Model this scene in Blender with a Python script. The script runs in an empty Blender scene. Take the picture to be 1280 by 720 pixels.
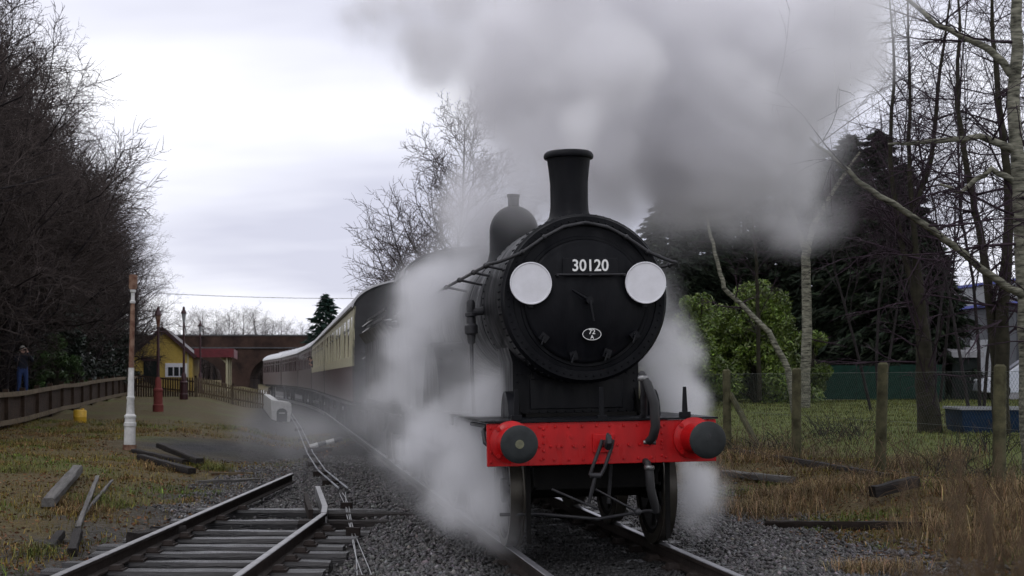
import bpy, bmesh, math, random
import numpy as np
from mathutils import Vector, Matrix

R = math.radians
random.seed(7)
rng = np.random.default_rng(7)
sc = bpy.context.scene
col = sc.collection

# ------------------------------------------------------------------ camera
FPX = 1829.0            # focal length in pixels of a 1280 px wide frame
HC = 1.63               # eye height above the rail head
cd = bpy.data.cameras.new('camera')
cam = bpy.data.objects.new('camera', cd)
col.objects.link(cam)
cam.location = (0, 0, HC)
cam.rotation_euler = (R(90), 0, 0)
cd.sensor_width = 36
cd.lens = 36 * FPX / 1280
cd.shift_y = 113 / 1280
cd.clip_start = 0.1
cd.clip_end = 3000
cd.dof.use_dof = True
cd.dof.focus_distance = 15.5
cd.dof.aperture_fstop = 5.2
sc.camera = cam

# ------------------------------------------------------------------ world: overcast deck over a clear sky
SUN_AZ, SUN_EL = R(200), R(48)     # sun behind the camera, a little to the left, veiled by cloud
w = bpy.data.worlds.new('World')
sc.world = w
w.use_nodes = True
nt = w.node_tree
nt.nodes.clear()
def WN(t, **k):
    n = nt.nodes.new(t)
    for a, b in k.items():
        setattr(n, a, b)
    return n
wo = WN('ShaderNodeOutputWorld')
bg = WN('ShaderNodeBackground')
bg.inputs['Strength'].default_value = 0.1
sky = WN('ShaderNodeTexSky', sky_type='NISHITA', sun_disc=False, sun_elevation=SUN_EL, sun_rotation=SUN_AZ)
tc = WN('ShaderNodeTexCoord')
sep = WN('ShaderNodeSeparateXYZ')
nt.links.new(tc.outputs['Generated'], sep.inputs[0])
zz = WN('ShaderNodeMath', operation='ABSOLUTE'); nt.links.new(sep.outputs['Z'], zz.inputs[0])
za = WN('ShaderNodeMath', operation='ADD'); za.inputs[1].default_value = 0.22; nt.links.new(zz.outputs[0], za.inputs[0])
dv = WN('ShaderNodeVectorMath', operation='SCALE')
iv = WN('ShaderNodeMath', operation='DIVIDE'); iv.inputs[0].default_value = 1.0; nt.links.new(za.outputs[0], iv.inputs[1])
nt.links.new(tc.outputs['Generated'], dv.inputs[0]); nt.links.new(iv.outputs[0], dv.inputs['Scale'])
mp = WN('ShaderNodeMapping'); mp.inputs['Location'].default_value = (3.1, 1.35, 0.0); mp.inputs['Scale'].default_value = (0.55, 1.0, 0.0)
nt.links.new(dv.outputs[0], mp.inputs[0])
nz = WN('ShaderNodeTexNoise'); nz.inputs['Scale'].default_value = 0.75; nz.inputs['Detail'].default_value = 5; nz.inputs['Roughness'].default_value = 0.52
nt.links.new(mp.outputs[0], nz.inputs['Vector'])
rp = WN('ShaderNodeValToRGB')
e = rp.color_ramp.elements
e[0].position = 0.36; e[0].color = (0.57, 0.575, 0.685, 1)
e[1].position = 0.56; e[1].color = (1.0, 1.0, 1.04, 1)
m_ = rp.color_ramp.elements.new(0.46); m_.color = (0.79, 0.795, 0.885, 1)
nt.links.new(nz.outputs['Fac'], rp.inputs[0])
sc10 = WN('ShaderNodeVectorMath', operation='SCALE'); sc10.inputs['Scale'].default_value = 12.6
nt.links.new(rp.outputs[0], sc10.inputs[0])
mx = WN('ShaderNodeMixRGB'); mx.inputs[0].default_value = 0.93
nt.links.new(sky.outputs[0], mx.inputs[1]); nt.links.new(sc10.outputs[0], mx.inputs[2])
nt.links.new(mx.outputs[0], bg.inputs[0]); nt.links.new(bg.outputs[0], wo.inputs[0])
w.cycles.sampling_method = 'MANUAL'
w.cycles.sample_map_resolution = 512

# ------------------------------------------------------------------ sun (veiled)
sd = bpy.data.lights.new('sun', 'SUN')
sd.energy = 0.5
sd.angle = R(25)
sd.color = (1.0, 0.97, 0.93)
so = bpy.data.objects.new('sun', sd)
col.objects.link(so)
# direction towards the sun; sun_rotation is measured clockwise from +Y
sdir = Vector((math.sin(SUN_AZ) * math.cos(SUN_EL), math.cos(SUN_AZ) * math.cos(SUN_EL), math.sin(SUN_EL)))
so.rotation_euler = sdir.to_track_quat('Z', 'Y').to_euler()
so.location = (0, -10, 30)

vs = sc.view_settings
vs.view_transform = 'Standard'
vs.look = 'None'
vs.exposure = 0.0
vs.gamma = 1.0
vs.use_curve_mapping = False
sc.cycles.use_denoising = True
sc.cycles.use_adaptive_sampling = True
sc.cycles.adaptive_threshold = 0.03
sc.cycles.max_bounces = 8
sc.cycles.diffuse_bounces = 3
sc.cycles.glossy_bounces = 3
sc.cycles.transmission_bounces = 4
sc.cycles.transparent_max_bounces = 8
sc.cycles.volume_bounces = 6
sc.cycles.volume_step_rate = 2.5
sc.cycles.volume_max_steps = 256

# ------------------------------------------------------------------ helpers
def at(px, py, Y):
    """a place given by where it shows in a 1280x720 frame and its distance"""
    return Vector(((px - 640) / FPX * Y, Y, HC + (473 - py) * Y / FPX))

class G:
    """collects primitives; obj() links them as one mesh object"""
    def __init__(s):
        s.v = []; s.f = []
    def add(s, v, f):
        o = len(s.v)
        s.v.extend(v)
        s.f.extend([tuple(i + o for i in q) for q in f])
        return s
    def box(s, c, d, rot=None, taper=None):
        x, y, z = (q / 2 for q in d)
        pts = []
        for k in (-1, 1):
            t = 1.0 if (taper is None or k < 0) else taper
            for i, j in ((-1, -1), (1, -1), (1, 1), (-1, 1)):
                p = Vector((i * x * t, j * y * t, k * z))
                if rot is not None: p = rot @ p
                pts.append(p + Vector(c))
        return s.add(pts, [(3, 2, 1, 0), (4, 5, 6, 7), (0, 1, 5, 4), (1, 2, 6, 5), (2, 3, 7, 6), (3, 0, 4, 7)])
    def tube(s, pts, r, n=8, caps=True):
        pts = [Vector(p) for p in pts]
        if not hasattr(r, '__len__'): r = [r] * len(pts)
        V = []; F = []
        up = None
        for i, p in enumerate(pts):
            a = pts[max(i - 1, 0)]; b = pts[min(i + 1, len(pts) - 1)]
            t = (b - a).normalized()
            if up is None:
                up = Vector((0, 0, 1)) if abs(t.z) < 0.9 else Vector((1, 0, 0))
            x = up.cross(t)
            if x.length < 1e-5:
                x = Vector((1, 0, 0)).cross(t)
            x.normalize()
            up = t.cross(x)
            for k in range(n):
                q = 2 * math.pi * k / n
                V.append(p + (x * math.cos(q) + up * math.sin(q)) * r[i])
        for i in range(len(pts) - 1):
            for k in range(n):
                k2 = (k + 1) % n
                F.append((i * n + k, i * n + k2, (i + 1) * n + k2, (i + 1) * n + k))
        if caps:
            F.append(tuple(range(n - 1, -1, -1)))
            F.append(tuple(range((len(pts) - 1) * n, len(pts) * n)))
        return s.add(V, F)
    def cyl(s, a, b, r, r2=None, n=16):
        return s.tube([a, b], [r, r if r2 is None else r2], n)
    def lathe(s, prof, c=(0, 0, 0), axis='z', n=32, a0=0, a1=2 * math.pi):
        """prof: (radius, height) along the axis"""
        full = abs(a1 - a0 - 2 * math.pi) < 1e-6
        m = n if full else n + 1
        V = []; F = []
        c = Vector(c)
        for r, h in prof:
            for k in range(m):
                q = a0 + (a1 - a0) * k / n
                x, y = r * math.cos(q), r * math.sin(q)
                V.append(c + (Vector((x, y, h)) if axis == 'z' else Vector((x, h, y)) if axis == 'y' else Vector((h, x, y))))
        for i in range(len(prof) - 1):
            for k in range(n):
                k2 = (k + 1) % m
                q = (i * m + k, i * m + k2, (i + 1) * m + k2, (i + 1) * m + k)
                F.append(q if axis == 'z' or axis == 'x' else q[::-1])
        return s.add(V, F)
    def ball(s, c, r, n=10, m=6, half=False):
        if not hasattr(r, '__len__'): r = (r, r, r)
        V = []; F = []
        c = Vector(c)
        for i in range(m + 1):
            t = (math.pi / 2 if half else math.pi) * i / m
            for k in range(n):
                q = 2 * math.pi * k / n
                V.append(c + Vector((r[0] * math.sin(t) * math.cos(q), r[1] * math.sin(t) * math.sin(q), r[2] * math.cos(t))))
        for i in range(m):
            for k in range(n):
                k2 = (k + 1) % n
                F.append((i * n + k, (i + 1) * n + k, (i + 1) * n + k2, i * n + k2))
        return s.add(V, F)
    def prism(s, poly, a, b, axis='y'):
        """poly: 2-D outline (x,z) extruded along y from a to b (or (y,z) along x)"""
        n = len(poly)
        V = []
        for h in (a, b):
            for p, q in poly:
                V.append(Vector((p, h, q)) if axis == 'y' else Vector((h, p, q)) if axis == 'x' else Vector((p, q, h)))
        F = [tuple(range(n)), tuple(range(2 * n - 1, n - 1, -1))]
        for k in range(n):
            k2 = (k + 1) % n
            F.append((k, n + k, n + k2, k2))
        return s.add(V, F)
    def mesh(s, name, smooth=40):
        me = bpy.data.meshes.new(name)
        me.from_pydata([tuple(p) for p in s.v], [], s.f)
        fix(me, smooth)
        return me
    def obj(s, name, mat, parent=None, smooth=40, bevel=0):
        return link(name, s.mesh(name, smooth), mat, parent, bevel)

def fix(me, smooth=40):
    bm = bmesh.new(); bm.from_mesh(me)
    bmesh.ops.recalc_face_normals(bm, faces=bm.faces)
    bm.to_mesh(me); bm.free()
    if smooth:
        me.polygons.foreach_set('use_smooth', [True] * len(me.polygons))
        me.set_sharp_from_angle(angle=R(smooth))

def link(name, me, mat, parent=None, bevel=0):
    o = bpy.data.objects.new(name, me)
    if mat is not None and not me.materials:
        for q in (mat if isinstance(mat, (list, tuple)) else [mat]):
            me.materials.append(q)
    col.objects.link(o)
    if parent is not None: o.parent = parent
    if bevel:
        b = o.modifiers.new('bevel', 'BEVEL'); b.width = bevel; b.segments = 2; b.limit_method = 'ANGLE'; b.angle_limit = R(50)
    return o

def tag(o, label=None, cat=None, group=None, kind=None):
    if label: o['label'] = label
    if cat: o['category'] = cat
    if group: o['group'] = group
    if kind: o['kind'] = kind
    return o

def thing(name, label, cat, loc=(0, 0, 0), rotz=0, group=None):
    o = bpy.data.objects.new(name, None)
    o.empty_display_size = 0.2
    col.objects.link(o)
    o.location = loc
    o.rotation_euler = (0, 0, rotz)
    return tag(o, label, cat, group)

def copy_tree(o, parent=None, ch=None):
    c = o.copy()
    col.objects.link(c)
    c.parent = parent
    for k in [q for q in list(o.children)]:
        copy_tree(k, c)
    return c

def rawmesh(name, V, F, mat, smooth=False, attr=None):
    """numpy arrays: V (n,3), F (m,3|4) -> mesh; attr = per-vertex colours"""
    me = bpy.data.meshes.new(name)
    V = np.asarray(V, dtype=np.float32); F = np.asarray(F, dtype=np.int32)
    k = F.shape[1]
    me.vertices.add(len(V)); me.vertices.foreach_set('co', V.ravel())
    me.loops.add(F.size); me.loops.foreach_set('vertex_index', F.ravel())
    me.polygons.add(len(F))
    me.polygons.foreach_set('loop_start', np.arange(len(F), dtype=np.int32) * k)
    me.update(calc_edges=True)
    if smooth: me.polygons.foreach_set('use_smooth', [True] * len(F))
    if attr is not None:
        a = me.color_attributes.new('tint', 'FLOAT_COLOR', 'POINT')
        a.data.foreach_set('color', np.asarray(attr, dtype=np.float32).ravel())
    if mat is not None: me.materials.append(mat)
    return me

# ------------------------------------------------------------------ materials
def mat(name, c, rough=0.6, var=0.25, scale=4.0, bump=0.0, bscale=None, metal=0.0, c2=None, spec=0.5, stretch=None, tint=False, rvar=0.0, sss=0, trans=0):
    m = bpy.data.materials.new(name)
    m.use_nodes = True
    t = m.node_tree
    b = t.nodes['Principled BSDF']
    N = t.nodes.new; L = t.links.new
    tcn = N('ShaderNodeTexCoord')
    mpn = N('ShaderNodeMapping')
    if stretch: mpn.inputs['Scale'].default_value = stretch
    L(tcn.outputs['Object'], mpn.inputs[0])
    n = N('ShaderNodeTexNoise')
    n.inputs['Scale'].default_value = scale; n.inputs['Detail'].default_value = 5; n.inputs['Roughness'].default_value = 0.6
    L(mpn.outputs[0], n.inputs['Vector'])
    r = N('ShaderNodeValToRGB')
    a = [max(q * (1 - var), 0) for q in c]; z = [q * (1 + var) for q in c] if c2 is None else list(c2)
    r.color_ramp.elements[0].position = 0.32; r.color_ramp.elements[0].color = (*a, 1)
    r.color_ramp.elements[1].position = 0.68; r.color_ramp.elements[1].color = (*z, 1)
    L(n.outputs['Fac'], r.inputs[0])
    out = r.outputs[0]
    if tint:
        at_ = N('ShaderNodeAttribute'); at_.attribute_name = 'tint'
        mm = N('ShaderNodeMixRGB'); mm.blend_type = 'MULTIPLY'; mm.inputs[0].default_value = 1
        L(out, mm.inputs[1]); L(at_.outputs['Color'], mm.inputs[2])
        out = mm.outputs[0]
    L(out, b.inputs['Base Color'])
    b.inputs['Roughness'].default_value = rough
    b.inputs['Metallic'].default_value = metal
    b.inputs['Specular IOR Level'].default_value = spec if (rough < 0.65 or metal) else min(spec, 0.12)
    if rvar:
        n3 = N('ShaderNodeTexNoise'); n3.inputs['Scale'].default_value = scale * 1.7; n3.inputs['Detail'].default_value = 6
        L(mpn.outputs[0], n3.inputs['Vector'])
        mr = N('ShaderNodeMapRange'); mr.inputs['From Min'].default_value = 0.3; mr.inputs['From Max'].default_value = 0.7
        mr.inputs['To Min'].default_value = max(rough - rvar, 0.05); mr.inputs['To Max'].default_value = min(rough + rvar, 1)
        L(n3.outputs['Fac'], mr.inputs[0]); L(mr.outputs[0], b.inputs['Roughness'])
    if bump:
        n2 = N('ShaderNodeTexNoise'); n2.inputs['Scale'].default_value = bscale or scale * 5; n2.inputs['Detail'].default_value = 4
        L(mpn.outputs[0], n2.inputs['Vector'])
        bp = N('ShaderNodeBump'); bp.inputs['Strength'].default_value = bump; bp.inputs['Distance'].default_value = 0.02
        L(n2.outputs['Fac'], bp.inputs['Height']); L(bp.outputs[0], b.inputs['Normal'])
    return m

M = {}
M['black'] = mat('black_paint', (0.0022, 0.0028, 0.0052), 0.42, 0.35, 3.0, 0.08, 30, rvar=0.16, spec=0.17, c2=(0.0048, 0.0052, 0.0075), stretch=(1.5, 1.5, 0.4))
M['smokebox'] = mat('smokebox_black', (0.0022, 0.0028, 0.005), 0.5, 0.3, 3.0, 0.12, 26, rvar=0.17, spec=0.13, c2=(0.0052, 0.0055, 0.0075), stretch=(1.6, 1.6, 0.5))
M['frame'] = mat('frame_grime', (0.006, 0.0058, 0.0056), 0.8, 0.4, 5.0, 0.2, 30, spec=0.15)
M['red'] = mat('red_paint', (0.40, 0.0045, 0.006), 0.36, 0.25, 4.0, 0.03, 25, rvar=0.18, spec=0.3, c2=(0.48, 0.006, 0.008), stretch=(1.6, 1, 0.5))
M['white'] = mat('white_enamel', (0.63, 0.63, 0.66), 0.5, 0.04, 7.0, 0.03, 12, spec=0.2, c2=(0.69, 0.69, 0.73))
M['whitepaint'] = mat('old_white_paint', (0.50, 0.50, 0.49), 0.7, 0.18, 7.0, 0.2, 30)
M['numeral'] = mat('numeral_white', (0.75, 0.75, 0.74), 0.5, 0.05)
M['steel'] = mat('bare_steel', (0.20, 0.20, 0.20), 0.35, 0.3, 8.0, metal=0.8)
M['greysteel'] = mat('grimy_steel', (0.030, 0.030, 0.033), 0.5, 0.4, 8.0, metal=0.3, spec=0.3)
M['tyre'] = mat('wheel_tread_steel', (0.045, 0.040, 0.032), 0.4, 0.3, 6.0, metal=0.5)
M['bufferhead'] = mat('buffer_head_oiled', (0.018, 0.021, 0.022), 0.55, 0.3, 5.0, 0.1, 30, spec=0.25)
M['grease'] = mat('grease', (0.12, 0.12, 0.07), 0.5, 0.3, 20)
M['hose'] = mat('rubber_hose', (0.007, 0.007, 0.008), 0.6, 0.2, 12)
M['coal'] = mat('coal', (0.012, 0.012, 0.013), 0.35, 0.4, 12)
M['rail'] = mat('rail_side_rust', (0.022, 0.017, 0.015), 0.75, 0.35, 6, 0.3, 40)
M['railtop'] = mat('rail_head', (0.22, 0.22, 0.235), 0.32, 0.25, 5, metal=0.55)
M['railtopold'] = mat('rail_head_disused', (0.20, 0.195, 0.20), 0.42, 0.35, 5, metal=0.35)
M['sleeper'] = mat('wet_sleeper_timber', (0.009, 0.009, 0.012), 0.42, 0.5, 3.0, 0.9, 22, stretch=(0.35, 3, 3), rvar=0.27, spec=0.4, c2=(0.024, 0.022, 0.022))
M['timber'] = mat('weathered_timber', (0.11, 0.105, 0.10), 0.7, 0.4, 4.0, 0.6, 25, stretch=(0.3, 4, 4))
M['oldtimber'] = mat('dark_old_timber', (0.022, 0.019, 0.018), 0.7, 0.45, 4.0, 0.6, 25, stretch=(0.3, 4, 4))
M['fence'] = mat('fence_timber', (0.042, 0.028, 0.020), 0.75, 0.35, 4.0, 0.4, 25)
M['fencerail'] = mat('fence_rail_timber', (0.125, 0.098, 0.065), 0.75, 0.35, 4.0, 0.4, 25)
M['mossypost'] = mat('mossy_post', (0.060, 0.058, 0.034), 0.9, 0.35, 6.0, 0.5, 25, c2=(0.105, 0.10, 0.058))
M['wire'] = mat('fence_wire', (0.05, 0.06, 0.05), 0.6, 0.2, 10, metal=0.5)
M['greenmesh'] = mat('green_netting', (0.008, 0.028, 0.021), 0.8, 0.3, 9.0, 0.4, 60)
M['rust'] = mat('rusty_maroon_iron', (0.11, 0.035, 0.024), 0.75, 0.35, 5.0, 0.3, 30, c2=(0.27, 0.18, 0.13))
M['maroon'] = mat('maroon_paint', (0.038, 0.009, 0.012), 0.5, 0.25, 5.0)
M['canopy'] = mat('canopy_red', (0.12, 0.011, 0.018), 0.5, 0.2, 3.0)
M['salmon'] = mat('faded_red_primer', (0.17, 0.045, 0.04), 0.65, 0.2, 5.0)
M['yellow'] = mat('yellow_boards', (0.50, 0.36, 0.08), 0.6, 0.12, 5.0)
M['yellowplastic'] = mat('yellow_plastic', (0.55, 0.34, 0.03), 0.5, 0.15, 8.0)
M['slate'] = mat('slate_roof', (0.06, 0.05, 0.052), 0.6, 0.3, 5.0)
M['cream'] = mat('coach_cream', (0.46, 0.43, 0.29), 0.45, 0.10, 1.5, stretch=(1, 0.6, 1))
M['crimson'] = mat('coach_maroon', (0.040, 0.012, 0.014), 0.45, 0.2, 2.0)
M['coachroof'] = mat('coach_roof_grey', (0.40, 0.40, 0.42), 0.38, 0.12, 3.0, rvar=0.1)
M['coachend'] = mat('coach_end_black', (0.018, 0.018, 0.020), 0.6, 0.3, 3.0)
M['glass'] = mat('window_glass', (0.020, 0.022, 0.024), 0.08, 0.1, 2.0, spec=0.6)
M['brick'] = mat('bridge_brick', (0.026, 0.019, 0.018), 0.9, 0.4, 0.5, 0.3, 12, c2=(0.062, 0.038, 0.030), spec=0.1)
M['stone'] = mat('coping_stone', (0.07, 0.07, 0.075), 0.8, 0.25, 3.0)
M['concrete'] = mat('concrete', (0.22, 0.22, 0.21), 0.85, 0.25, 2.0, 0.3, 20)
M['greywall'] = mat('grey_render', (0.095, 0.10, 0.11), 0.8, 0.15, 0.5, 0.1, 10)
M['cladding'] = mat('ribbed_cladding', (0.24, 0.25, 0.27), 0.5, 0.12, 1.0)
M['bluetrim'] = mat('blue_trim', (0.035, 0.055, 0.33), 0.45, 0.12, 3.0)
M['skipblue'] = mat('blue_steel_skip', (0.005, 0.018, 0.046), 0.7, 0.3, 3.0, 0.1, 15)
M['asphalt'] = mat('asphalt', (0.10, 0.10, 0.105), 0.75, 0.2, 3.0, 0.2, 40)
M['shed'] = mat('shed_boards', (0.014, 0.018, 0.017), 0.8, 0.3, 5.0)
M['shedroof'] = mat('felt_roof', (0.22, 0.22, 0.23), 0.8, 0.2, 6.0)
M['carpaint'] = mat('silver_car_paint', (0.34, 0.36, 0.40), 0.28, 0.05, 2.0, metal=0.5)
M['tyrerubber'] = mat('tyre_rubber', (0.015, 0.015, 0.016), 0.8, 0.2, 10)
M['lampglass'] = mat('lamp_glass', (0.25, 0.26, 0.27), 0.1, 0.1, 3, spec=0.6)
M['bark'] = mat('grey_brown_bark', (0.022, 0.019, 0.020), 0.9, 0.35, 6.0, 0.5, 30)
M['twig'] = mat('twig_brown', (0.062, 0.050, 0.047), 0.9, 0.35, 2.0)
M['twigpurple'] = mat('birch_twig', (0.034, 0.023, 0.031), 0.9, 0.35, 2.0)
M['birch'] = mat('birch_bark', (0.085, 0.085, 0.066), 0.85, 0.75, 5.0, 0.4, 30, stretch=(1, 1, 5), c2=(0.27, 0.265, 0.21), spec=0.1)
M['mossbark'] = mat('mossy_bark', (0.026, 0.024, 0.017), 0.95, 0.4, 6.0, 0.5, 30)
M['needle'] = mat('conifer_needles', (0.016, 0.023, 0.014), 0.75, 0.4, 2.0, tint=True)
M['fir'] = mat('fir_needles', (0.016, 0.032, 0.024), 0.75, 0.4, 2.0, tint=True)
M['laurel'] = mat('laurel_leaves', (0.078, 0.118, 0.016), 0.5, 0.6, 1.2, tint=True)
M['holly'] = mat('holly_leaves', (0.011, 0.020, 0.011), 0.5, 0.4, 1.5, tint=True)
M['bramble'] = mat('bramble_leaves', (0.045, 0.085, 0.022), 0.55, 0.4, 1.5, tint=True)
M['stones'] = mat('ballast_stone', (0.066, 0.062, 0.062), 0.6, 0.25, 9.0, tint=True)
M['drygrass'] = mat('dry_grass', (0.185, 0.130, 0.070), 0.8, 0.3, 1.5, tint=True)
M['grass'] = mat('green_grass', (0.085, 0.094, 0.024), 0.75, 0.35, 1.5, tint=True)
M['litter'] = mat('fallen_leaves', (0.115, 0.060, 0.030), 0.75, 0.35, 2.5, tint=True)
M['deadstem'] = mat('dead_stems', (0.095, 0.066, 0.042), 0.85, 0.35, 2.5)
M['denim'] = mat('blue_denim', (0.03, 0.05, 0.13), 0.85, 0.2, 20)
M['jacket'] = mat('dark_jacket', (0.018, 0.020, 0.028), 0.8, 0.25, 15)
M['skin'] = mat('skin', (0.42, 0.25, 0.19), 0.6, 0.1, 20)
M['greyhair'] = mat('grey_hair', (0.26, 0.25, 0.23), 0.8, 0.2, 40)
M['brownhair'] = mat('brown_hair', (0.04, 0.028, 0.02), 0.8, 0.2, 40)
M['shoe'] = mat('shoe_leather', (0.015, 0.013, 0.012), 0.5, 0.2, 10)
M['plastic'] = mat('black_plastic', (0.012, 0.012, 0.013), 0.4, 0.1, 10)

# ------------------------------------------------------------------ lie of the land
SL = 0.1596                       # the railway runs away to the left at this slope
TH = math.atan(SL)
def tx(Y): return 0.859 - (Y - 13.55) * SL
def sstep(t):
    t = np.clip(t, 0, 1)
    return t * t * (3 - 2 * t)
def wav(X, Y, s, k=0.0):
    return (np.sin(X * 1.7 * s + 1.3 + k) * np.cos(Y * 1.3 * s + 0.4 * k) + np.sin((X + Y) * 2.3 * s + 2 * k) * 0.6 + np.cos((X * 0.8 - Y * 1.9) * s * 1.6 + k) * 0.5) / 2.1
def gh(X, Y):
    X = np.asarray(X, float); Y = np.asarray(Y, float)
    o = (X - tx(Y)) * math.cos(TH)
    h = np.full(np.broadcast(X, Y).shape, -0.175)
    h = h - 0.085 * sstep((-o - 1.6) / 0.9) - 0.06 * sstep((o - 1.6) / 1.0)
    h = h + 0.34 * sstep((-4.5 - X) / 5.0) * sstep((-o - 2.6) / 1.5)
    h = h + 0.62 * sstep((Y - 28) / 54) * sstep((-o - 4.2) / 3.0)
    h = h + 0.66 * sstep((-o - 10.9) / 0.6)
    h = h + 0.40 * sstep((o - 3.0) / 3.2)
    h = h + 0.36 * sstep((o - 6.6) / 3.0) + 0.34 * sstep((Y - 28) / 20) * sstep((o - 7.0) / 3.0)
    rough = sstep((np.abs(o) - 2.6) / 2.0)
    near = sstep((70 - Y) / 30)
    h = h + near * rough * (0.045 * wav(X, Y, 0.9) + 0.03 * wav(X, Y, 2.6, 1.0)) + near * 0.008 * wav(X, Y, 7.0, 2.0)
    return h
def gz(x, y): return float(gh(x, y))
# ================================================================== GROUND
def axis(parts):
    out = []
    for a, b, s in parts:
        out += list(np.arange(a, b, s))
    return np.array(out + [parts[-1][1]])
gx = axis([(-700, -120, 40), (-120, -40, 4), (-40, -16, 0.8), (-16, 12, 0.16), (12, 40, 0.8), (40, 120, 4), (120, 700, 40)])
gy = axis([(-30, 0, 2), (0, 11, 0.5), (11, 42, 0.16), (42, 90, 0.8), (90, 240, 5), (240, 1500, 60)])
XX, YY = np.meshgrid(gx, gy)
ZZ = gh(XX, YY)
OO = (XX - tx(YY)) * math.cos(TH)
nX, nY = len(gx), len(gy)
idx = np.arange(nX * nY).reshape(nY, nX)
GF = np.stack([idx[:-1, :-1], idx[:-1, 1:], idx[1:, 1:], idx[1:, :-1]], -1).reshape(-1, 4)
jit = wav(XX, YY, 1.1, 3.0) * 0.6 + wav(XX, YY, 3.1, 4.0) * 0.35
ball = sstep((OO + 4.6 + 0.6 * jit) / 1.0) * sstep((3.6 + 0.7 * jit - OO) / 0.8)
ball = np.maximum(ball, 0.85 * sstep((XX + 6.2 + 1.2 * jit) / 1.2) * sstep((0 - OO) / 1.0) * sstep((34 - YY) / 6))
insd = sstep((1.35 - np.abs(XX + 3.03)) / 0.2) * sstep((20.2 - YY) / 0.5)  # darker ground between the siding sleepers
cess = sstep(1.2 - np.hypot((XX + 7.2) / 2.6, (YY - 35.5) / 4.5) + 0.3 * jit)        # cinder patch behind the lamp post
oil_shade = sstep((1.25 + 0.15 * jit - np.abs(OO)) / 0.35)  # oiled strip between the rails; the engine's shade also put into its tint
green = sstep((OO - 7.0 + 0.8 * jit) / 1.2)
green = np.maximum(green, 0.6 * sstep((0.05 + 0.8 * wav(XX, YY, 0.55, 5.0)) / 0.7) * sstep((-XX - 5.2) / 1.5))
tintg = np.stack([np.clip(ball, 0, 1), np.clip(green, 0, 1), np.clip(cess, 0, 1), 1 - np.maximum(0.9 * oil_shade, 0.6 * insd)], -1).reshape(-1, 4)

def ground_mat():
    m = bpy.data.materials.new('ground_earth'); m.use_nodes = True
    t = m.node_tree; N = t.nodes.new; L = t.links.new
    b = t.nodes['Principled BSDF']
    tcn = N('ShaderNodeTexCoord')
    def noise(s, d=5):
        n = N('ShaderNodeTexNoise'); n.inputs['Scale'].default_value = s; n.inputs['Detail'].default_value = d; n.inputs['Roughness'].default_value = 0.65
        L(tcn.outputs['Object'], n.inputs['Vector']); return n.outputs['Fac']
    def ramp(f, *st):
        r = N('ShaderNodeValToRGB'); L(f, r.inputs[0])
        el = r.color_ramp.elements
        el[0].position, el[0].color = st[0][0], (*st[0][1], 1)
        el[1].position, el[1].color = st[-1][0], (*st[-1][1], 1)
        for p, c in st[1:-1]:
            q = el.new(p); q.color = (*c, 1)
        return r.outputs[0]
    def mix(f, a, c):
        x = N('ShaderNodeMixRGB'); L(f, x.inputs[0]); L(a, x.inputs[1]); L(c, x.inputs[2]); return x.outputs[0]
    v = N('ShaderNodeTexVoronoi'); v.inputs['Scale'].default_value = 24; L(tcn.outputs['Object'], v.inputs['Vector'])
    vr = N('ShaderNodeSeparateColor'); L(v.outputs['Color'], vr.inputs[0])
    stone = ramp(vr.outputs[0], (0.0, (0.012, 0.011, 0.011)), (0.6, (0.036, 0.034, 0.033)), (1.0, (0.085, 0.082, 0.08)))
    litter = mix(noise(1.1), ramp(noise(9), (0.3, (0.030, 0.019, 0.012)), (0.7, (0.135, 0.082, 0.040))), ramp(noise(14), (0.3, (0.040, 0.038, 0.014)), (0.72, (0.135, 0.118, 0.042))))
    lawn = ramp(noise(1.4, 8), (0.3, (0.062, 0.080, 0.018)), (0.7, (0.11, 0.125, 0.034)))
    cinder = ramp(noise(20, 6), (0.3, (0.016, 0.016, 0.018)), (0.7, (0.045, 0.044, 0.048)))
    a = N('ShaderNodeAttribute'); a.attribute_name = 'tint'
    s = N('ShaderNodeSeparateColor'); L(a.outputs['Color'], s.inputs[0])
    c = mix(s.outputs[1], litter, lawn)
    c = mix(s.outputs[2], c, cinder)
    c = mix(s.outputs[0], c, stone)
    bed_dark = N('ShaderNodeVectorMath'); bed_dark.operation = 'SCALE'; L(c, bed_dark.inputs[0]); L(a.outputs['Alpha'], bed_dark.inputs['Scale'])  # alpha darkens the strip between the rails and the siding gaps
    L(bed_dark.outputs[0], b.inputs['Base Color'])
    b.inputs['Roughness'].default_value = 0.8
    b.inputs['Specular IOR Level'].default_value = 0.15
    bp = N('ShaderNodeBump'); bp.inputs['Strength'].default_value = 0.8; bp.inputs['Distance'].default_value = 0.03
    L(noise(25, 6), bp.inputs['Height'])
    b2 = N('ShaderNodeBump'); b2.inputs['Strength'].default_value = 0.7; b2.inputs['Distance'].default_value = 0.03; b2.invert = True
    L(v.outputs['Distance'], b2.inputs['Height']); L(bp.outputs[0], b2.inputs['Normal'])
    L(b2.outputs[0], b.inputs['Normal'])
    return m
M['ground'] = ground_mat()
g = link('ground', rawmesh('ground', np.stack([XX, YY, ZZ], -1).reshape(-1, 3), GF, M['ground'], True, tintg), None)
tag(g, kind='structure')

# a loose grey car park beyond the lawn
cp = G()
ys = np.linspace(52, 110, 24)
cpv = []; cpf = []
for i, y in enumerate(ys):
    for j, x in enumerate(np.linspace(9, 42, 14)):
        xx = x + (y - 52) * 0.02
        cpv.append((xx, y, gz(xx, y) + 0.02))
for i in range(23):
    for j in range(13):
        k = i * 14 + j
        cpf.append((k, k + 1, k + 15, k + 14))
cp.add(cpv, cpf)
tag(cp.obj('car_park', M['asphalt']), kind='structure')

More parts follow.
